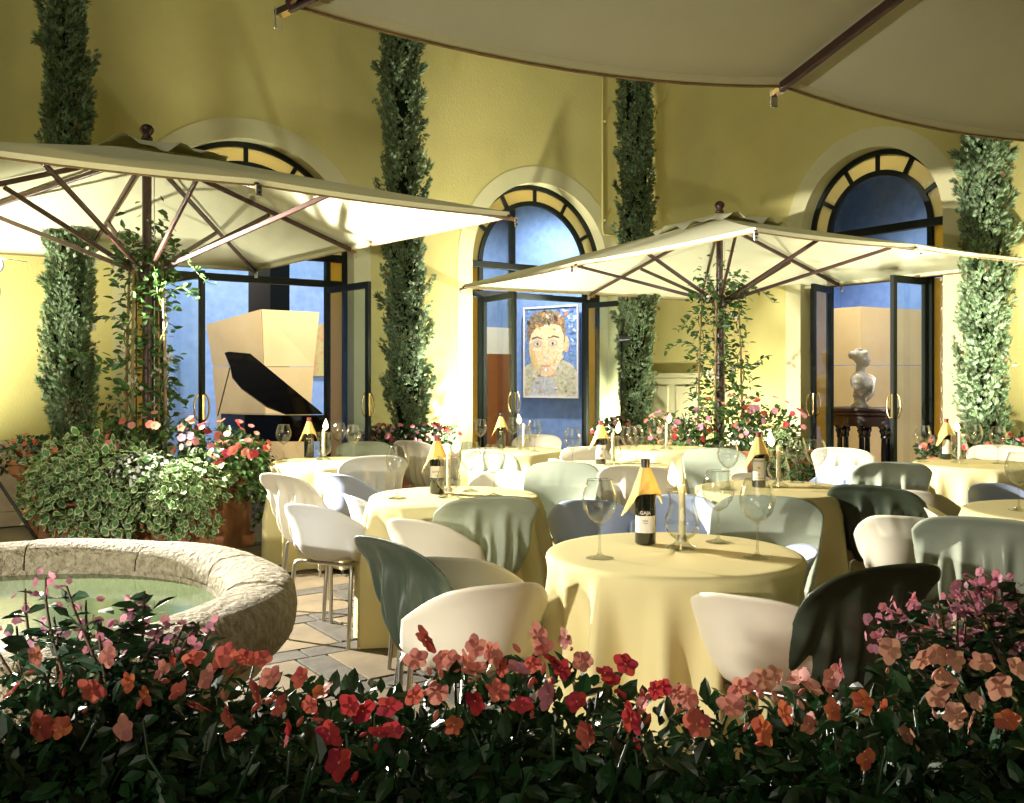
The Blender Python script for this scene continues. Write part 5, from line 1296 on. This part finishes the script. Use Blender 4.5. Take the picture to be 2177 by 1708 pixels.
for it in FL.split():
    x, y, c = it.split(','); x = float(x); y = float(y)
    ty = np.interp(x, hx, hy); Y = 1.50 - .0006 * max(0, y - ty) * 1.1 + g.normal() * .02
    Y = min(1.56, max(1.20, Y)) - .03
    p = pix(x, y, Y); t = min(plants, key=lambda q: abs(q.location.x - p.x))
    o = link('flower', flower_mesh(c, int(g.integers(0, 9))), t, p - t.location)
    fd = Vector((g.normal() * .6 - .1, -.75 + g.normal() * .35, .35 + g.normal() * .4)).normalized()
    o.rotation_euler = fd.to_track_quat('Z', 'Y').to_euler(); o.rotation_euler.rotate_axis('Z', g.random() * 6)
    s = .78 + .45 * g.random(); o.scale = (s, s * (.75 + .25 * g.random()), s)
    for q in range(1):
        if g.random() < .6:
            cc = c if c in bud_me else 'coral'
            bo2 = link('bud', bud_me[cc], t, p - t.location + Vector((g.normal() * .016, .012, -.020 - .02 * g.random()))); bo2.rotation_euler = (g.normal() * .8, g.normal() * .8, 0); k_ = .6 + .4 * g.random(); bo2.scale = (k_, k_, k_)

def myrtle(stems, label, seed, cols, Y, base, bn):
    g = np.random.default_rng(seed); t = empty('crape_myrtle', base, label=label, cat='shrub')
    LP, LA, BP = [], [], []
    for (x, y, tilt) in stems:
        e = pix(x, y, Y + g.normal() * .04) - base; s = Vector((e.x * .45 + g.normal() * .02, e.y * .3, -.12)); pts = []
        for i in range(9):
            f = i / 8; pts.append(s.lerp(e, f) + Vector((.02 * math.sin(4 * f + tilt), 0, .01 * math.sin(5 * f))))
        MB().tube(pts, [.005 - .003 * i / 8 for i in range(9)], 5).build('stem', M['bark'], t, True)
        for i in range(2, 8):
            for sg in (-1, 1):
                for r in range(2):
                    LP.append(np.array(pts[i]) + g.normal(size=3) * .012); LA.append(np.array((sg * 1.0, g.normal() * .6, .25 + g.normal() * .3)))
        for q in range(bn):
            BP.append(np.array(pts[-1]) + np.array((g.normal() * .016, g.normal() * .014, -.06 * g.random() + .012)))
    LP = np.array(LP); LA = np.array(LA); up = g.normal(size=LP.shape) * .4; up[:, 2] += .8
    scatter('leaves', LEAF_V, LEAF_F, LP, LA, up, .030 + .024 * g.random(len(LP)), [M['leafdark']], t)['kind'] = 'stuff'
    BP = np.array(BP); fd = g.normal(size=BP.shape) + np.array((0, -.6, .4))
    scatter('blossoms', BL_V, BL_F, BP, np.cross(fd, g.normal(size=BP.shape)), fd, .0060 + .004 * g.random(len(BP)), [M[c] for c in cols], t, pm=g.integers(0, len(cols), len(BP)))['kind'] = 'stuff'
    return t
myrtle([(120, 1215, 1), (60, 1240, 2), (160, 1235, 0), (205, 1265, 1), (250, 1290, 3), (300, 1270, 2), (325, 1245, 0), (360, 1320, 1), (400, 1315, 2), (440, 1310, 0), (470, 1330, 1), (20, 1320, 3), (90, 1300, 4), (180, 1320, 2), (280, 1330, 1), (230, 1340, 0), (-10, 1290, 1), (340, 1350, 2), (420, 1350, 1)],
       'dark crape myrtle sprays silhouetted against the fountain water', 5, ['mauve', 'pink'], 1.66, Vector((-.72, 1.62, .80)), 6)
myrtle([(1895, 1290, 1), (1880, 1320, 2), (1925, 1270, 0), (1985, 1265, 1), (2020, 1250, 3), (2050, 1235, 2), (2075, 1245, 0), (2100, 1215, 1), (2125, 1225, 2), (2150, 1210, 1), (2172, 1235, 0), (1960, 1330, 2), (2010, 1320, 1), (2060, 1310, 2), (2110, 1290, 0), (2160, 1290, 1), (2140, 1330, 2), (2080, 1350, 1), (1930, 1350, 3), (2185, 1330, 2), (2040, 1360, 1), (2120, 1370, 1), (2170, 1370, 2)],
       'pink crape myrtle sprays at the right edge in front of the sage chair', 9, ['pink', 'mauve', 'pink'], 1.75, Vector((.86, 1.62, .80)), 15)

# ------------------------------------------------------------------ spotlights
def spot_head(parent, pos, aim, e, size, blend=.5, warm=(1, .95, .84), soft=.03, barn=0):
    pos, aim = Vector(pos), Vector(aim); d = (aim - pos).normalized(); q = d.to_track_quat('-Z', 'Y')
    h = bpy.data.objects.new('lamp_head', MB().lathe([(.030, .16), (.042, .14), (.045, .02), (.052, 0), (.052, -.02), (.047, -.02), (.047, 0)], 20, caps=(True, False)).mesh('lamp_head', M['blackmat'], True, 40)); col.objects.link(h)
    h.parent = parent; h.location = pos - parent.location; h.rotation_euler = q.to_euler()
    l = MB().lathe([(.047, -.004)], 20, caps=(True, False)).build('lens', M['lens'], h)
    MB().tube([(0, .05, .07), (0, .075, .07), (0, .075, .02)], .005, 6).build('yoke', M['blackmat'], h)
    if barn: MB().box((0, barn, -.10), (.16, .004, .16)).build('barn_door', M['blackmat'], h)
    ld = bpy.data.lights.new('spot', 'SPOT'); ld.energy = e; ld.spot_size = R_(size); ld.spot_blend = blend; ld.shadow_soft_size = soft; ld.color = warm
    lo = bpy.data.objects.new('spot_light', ld); col.objects.link(lo); lo.parent = h; lo.location = (0, 0, -.03)
def lamp_stand(p, zt_, label, heads):
    t = empty('spotlight_stand', (p[0], p[1], 0), label=label, cat='lamp', group='spotlights on stands')
    MB().tube([(0, 0, .25), (0, 0, zt_)], .014, 10).build('pole', M['blackmat'], t, True)
    for k in range(3):
        a = 2 * math.pi * k / 3 + .4; MB().tube([(0, 0, .75), (.42 * math.cos(a), .42 * math.sin(a), .01)], .011, 8).build('leg', M['blackmat'], t, True)
    for h in heads: spot_head(t, *h)
    return t
lamp_stand((-3.50, 6.30), 2.25, 'black two-headed spotlight stand at the left edge', [((-3.46, 6.28, 2.13), (4.0, 3.9, .9), E_LEFT_A, 112, .7, (1, .95, .84), .04, .05), ((-3.47, 6.30, 1.95), (5.2, 9.0, 1.6), E_LEFT_B, 52)])
lamp_stand((4.85, 7.2), 2.2, 'black spotlight stand beyond the right edge', [((4.80, 7.2, 2.1), (-3.5, 9.6, 1.6), E_RIGHT_A, 84, .5, (1, .95, .84), .05, .05)])
lamp_stand((-2.75, .55), 1.35, 'black spotlight stand left of the camera', [((-2.70, .58, 1.24), (.9, 7.0, 1.15), E_FRONT, 82, .45, (1, .96, .86), .04, .05)])
lamp_stand((1.40, 12.0), 2.0, 'small black spotlight beside the corner cypress', [((1.38, 11.95, 1.9), (-4.0, 12.0, 1.6), E_CORNER, 90)])

def uplight(p, aim, e, label, cone, blend):  # unseen fixtures added to brighten the walls
    t = empty('added_uplight', (p.x, p.y, 0), label=label, cat='lamp', group='added uplights at the foot of the walls')
    MB().lathe([(.055, 0), (.055, .012), (.012, .014), (.012, .08)], 16, caps=(True, True)).build('spike_plate', M['blackmat'], t)
    spot_head(t, Vector((p.x, p.y, .17)), aim, e, cone, blend, (1, .97, .80), .06)
for fr, s_, t_, za, e, lb in ((W1, -9.3, -1.2, 4.2, 2.2, 'added uplight beyond the left edge beside the parasol'), (W1, -7.15, -.55, 1.5, .38, 'added uplight between the far left cypress and the piano arch'), (W1, -3.55, -1.2, 4.2, 1.4, 'added uplight behind the cypress pot between the left arches'),
                          (W2, .45, -.9, 4.2, 1.2, 'added uplight at the foot of the corner cypress'), (W2, 1.9, -.6, 1.5, .38, 'added uplight behind the middle right planter'), (W2, 5.7, -1.2, 3.2, .8, 'added uplight behind the right edge cypress pot'), (W2, 6.9, -1.4, 3.6, 1.4, 'added uplight beyond the right edge cypress')):
    p = fr.p(s_, t_, 0); uplight(p, fr.p(s_, 0, za), E_UP * e, lb, 165 if za < 2 else 134, .6 if za < 2 else .85)
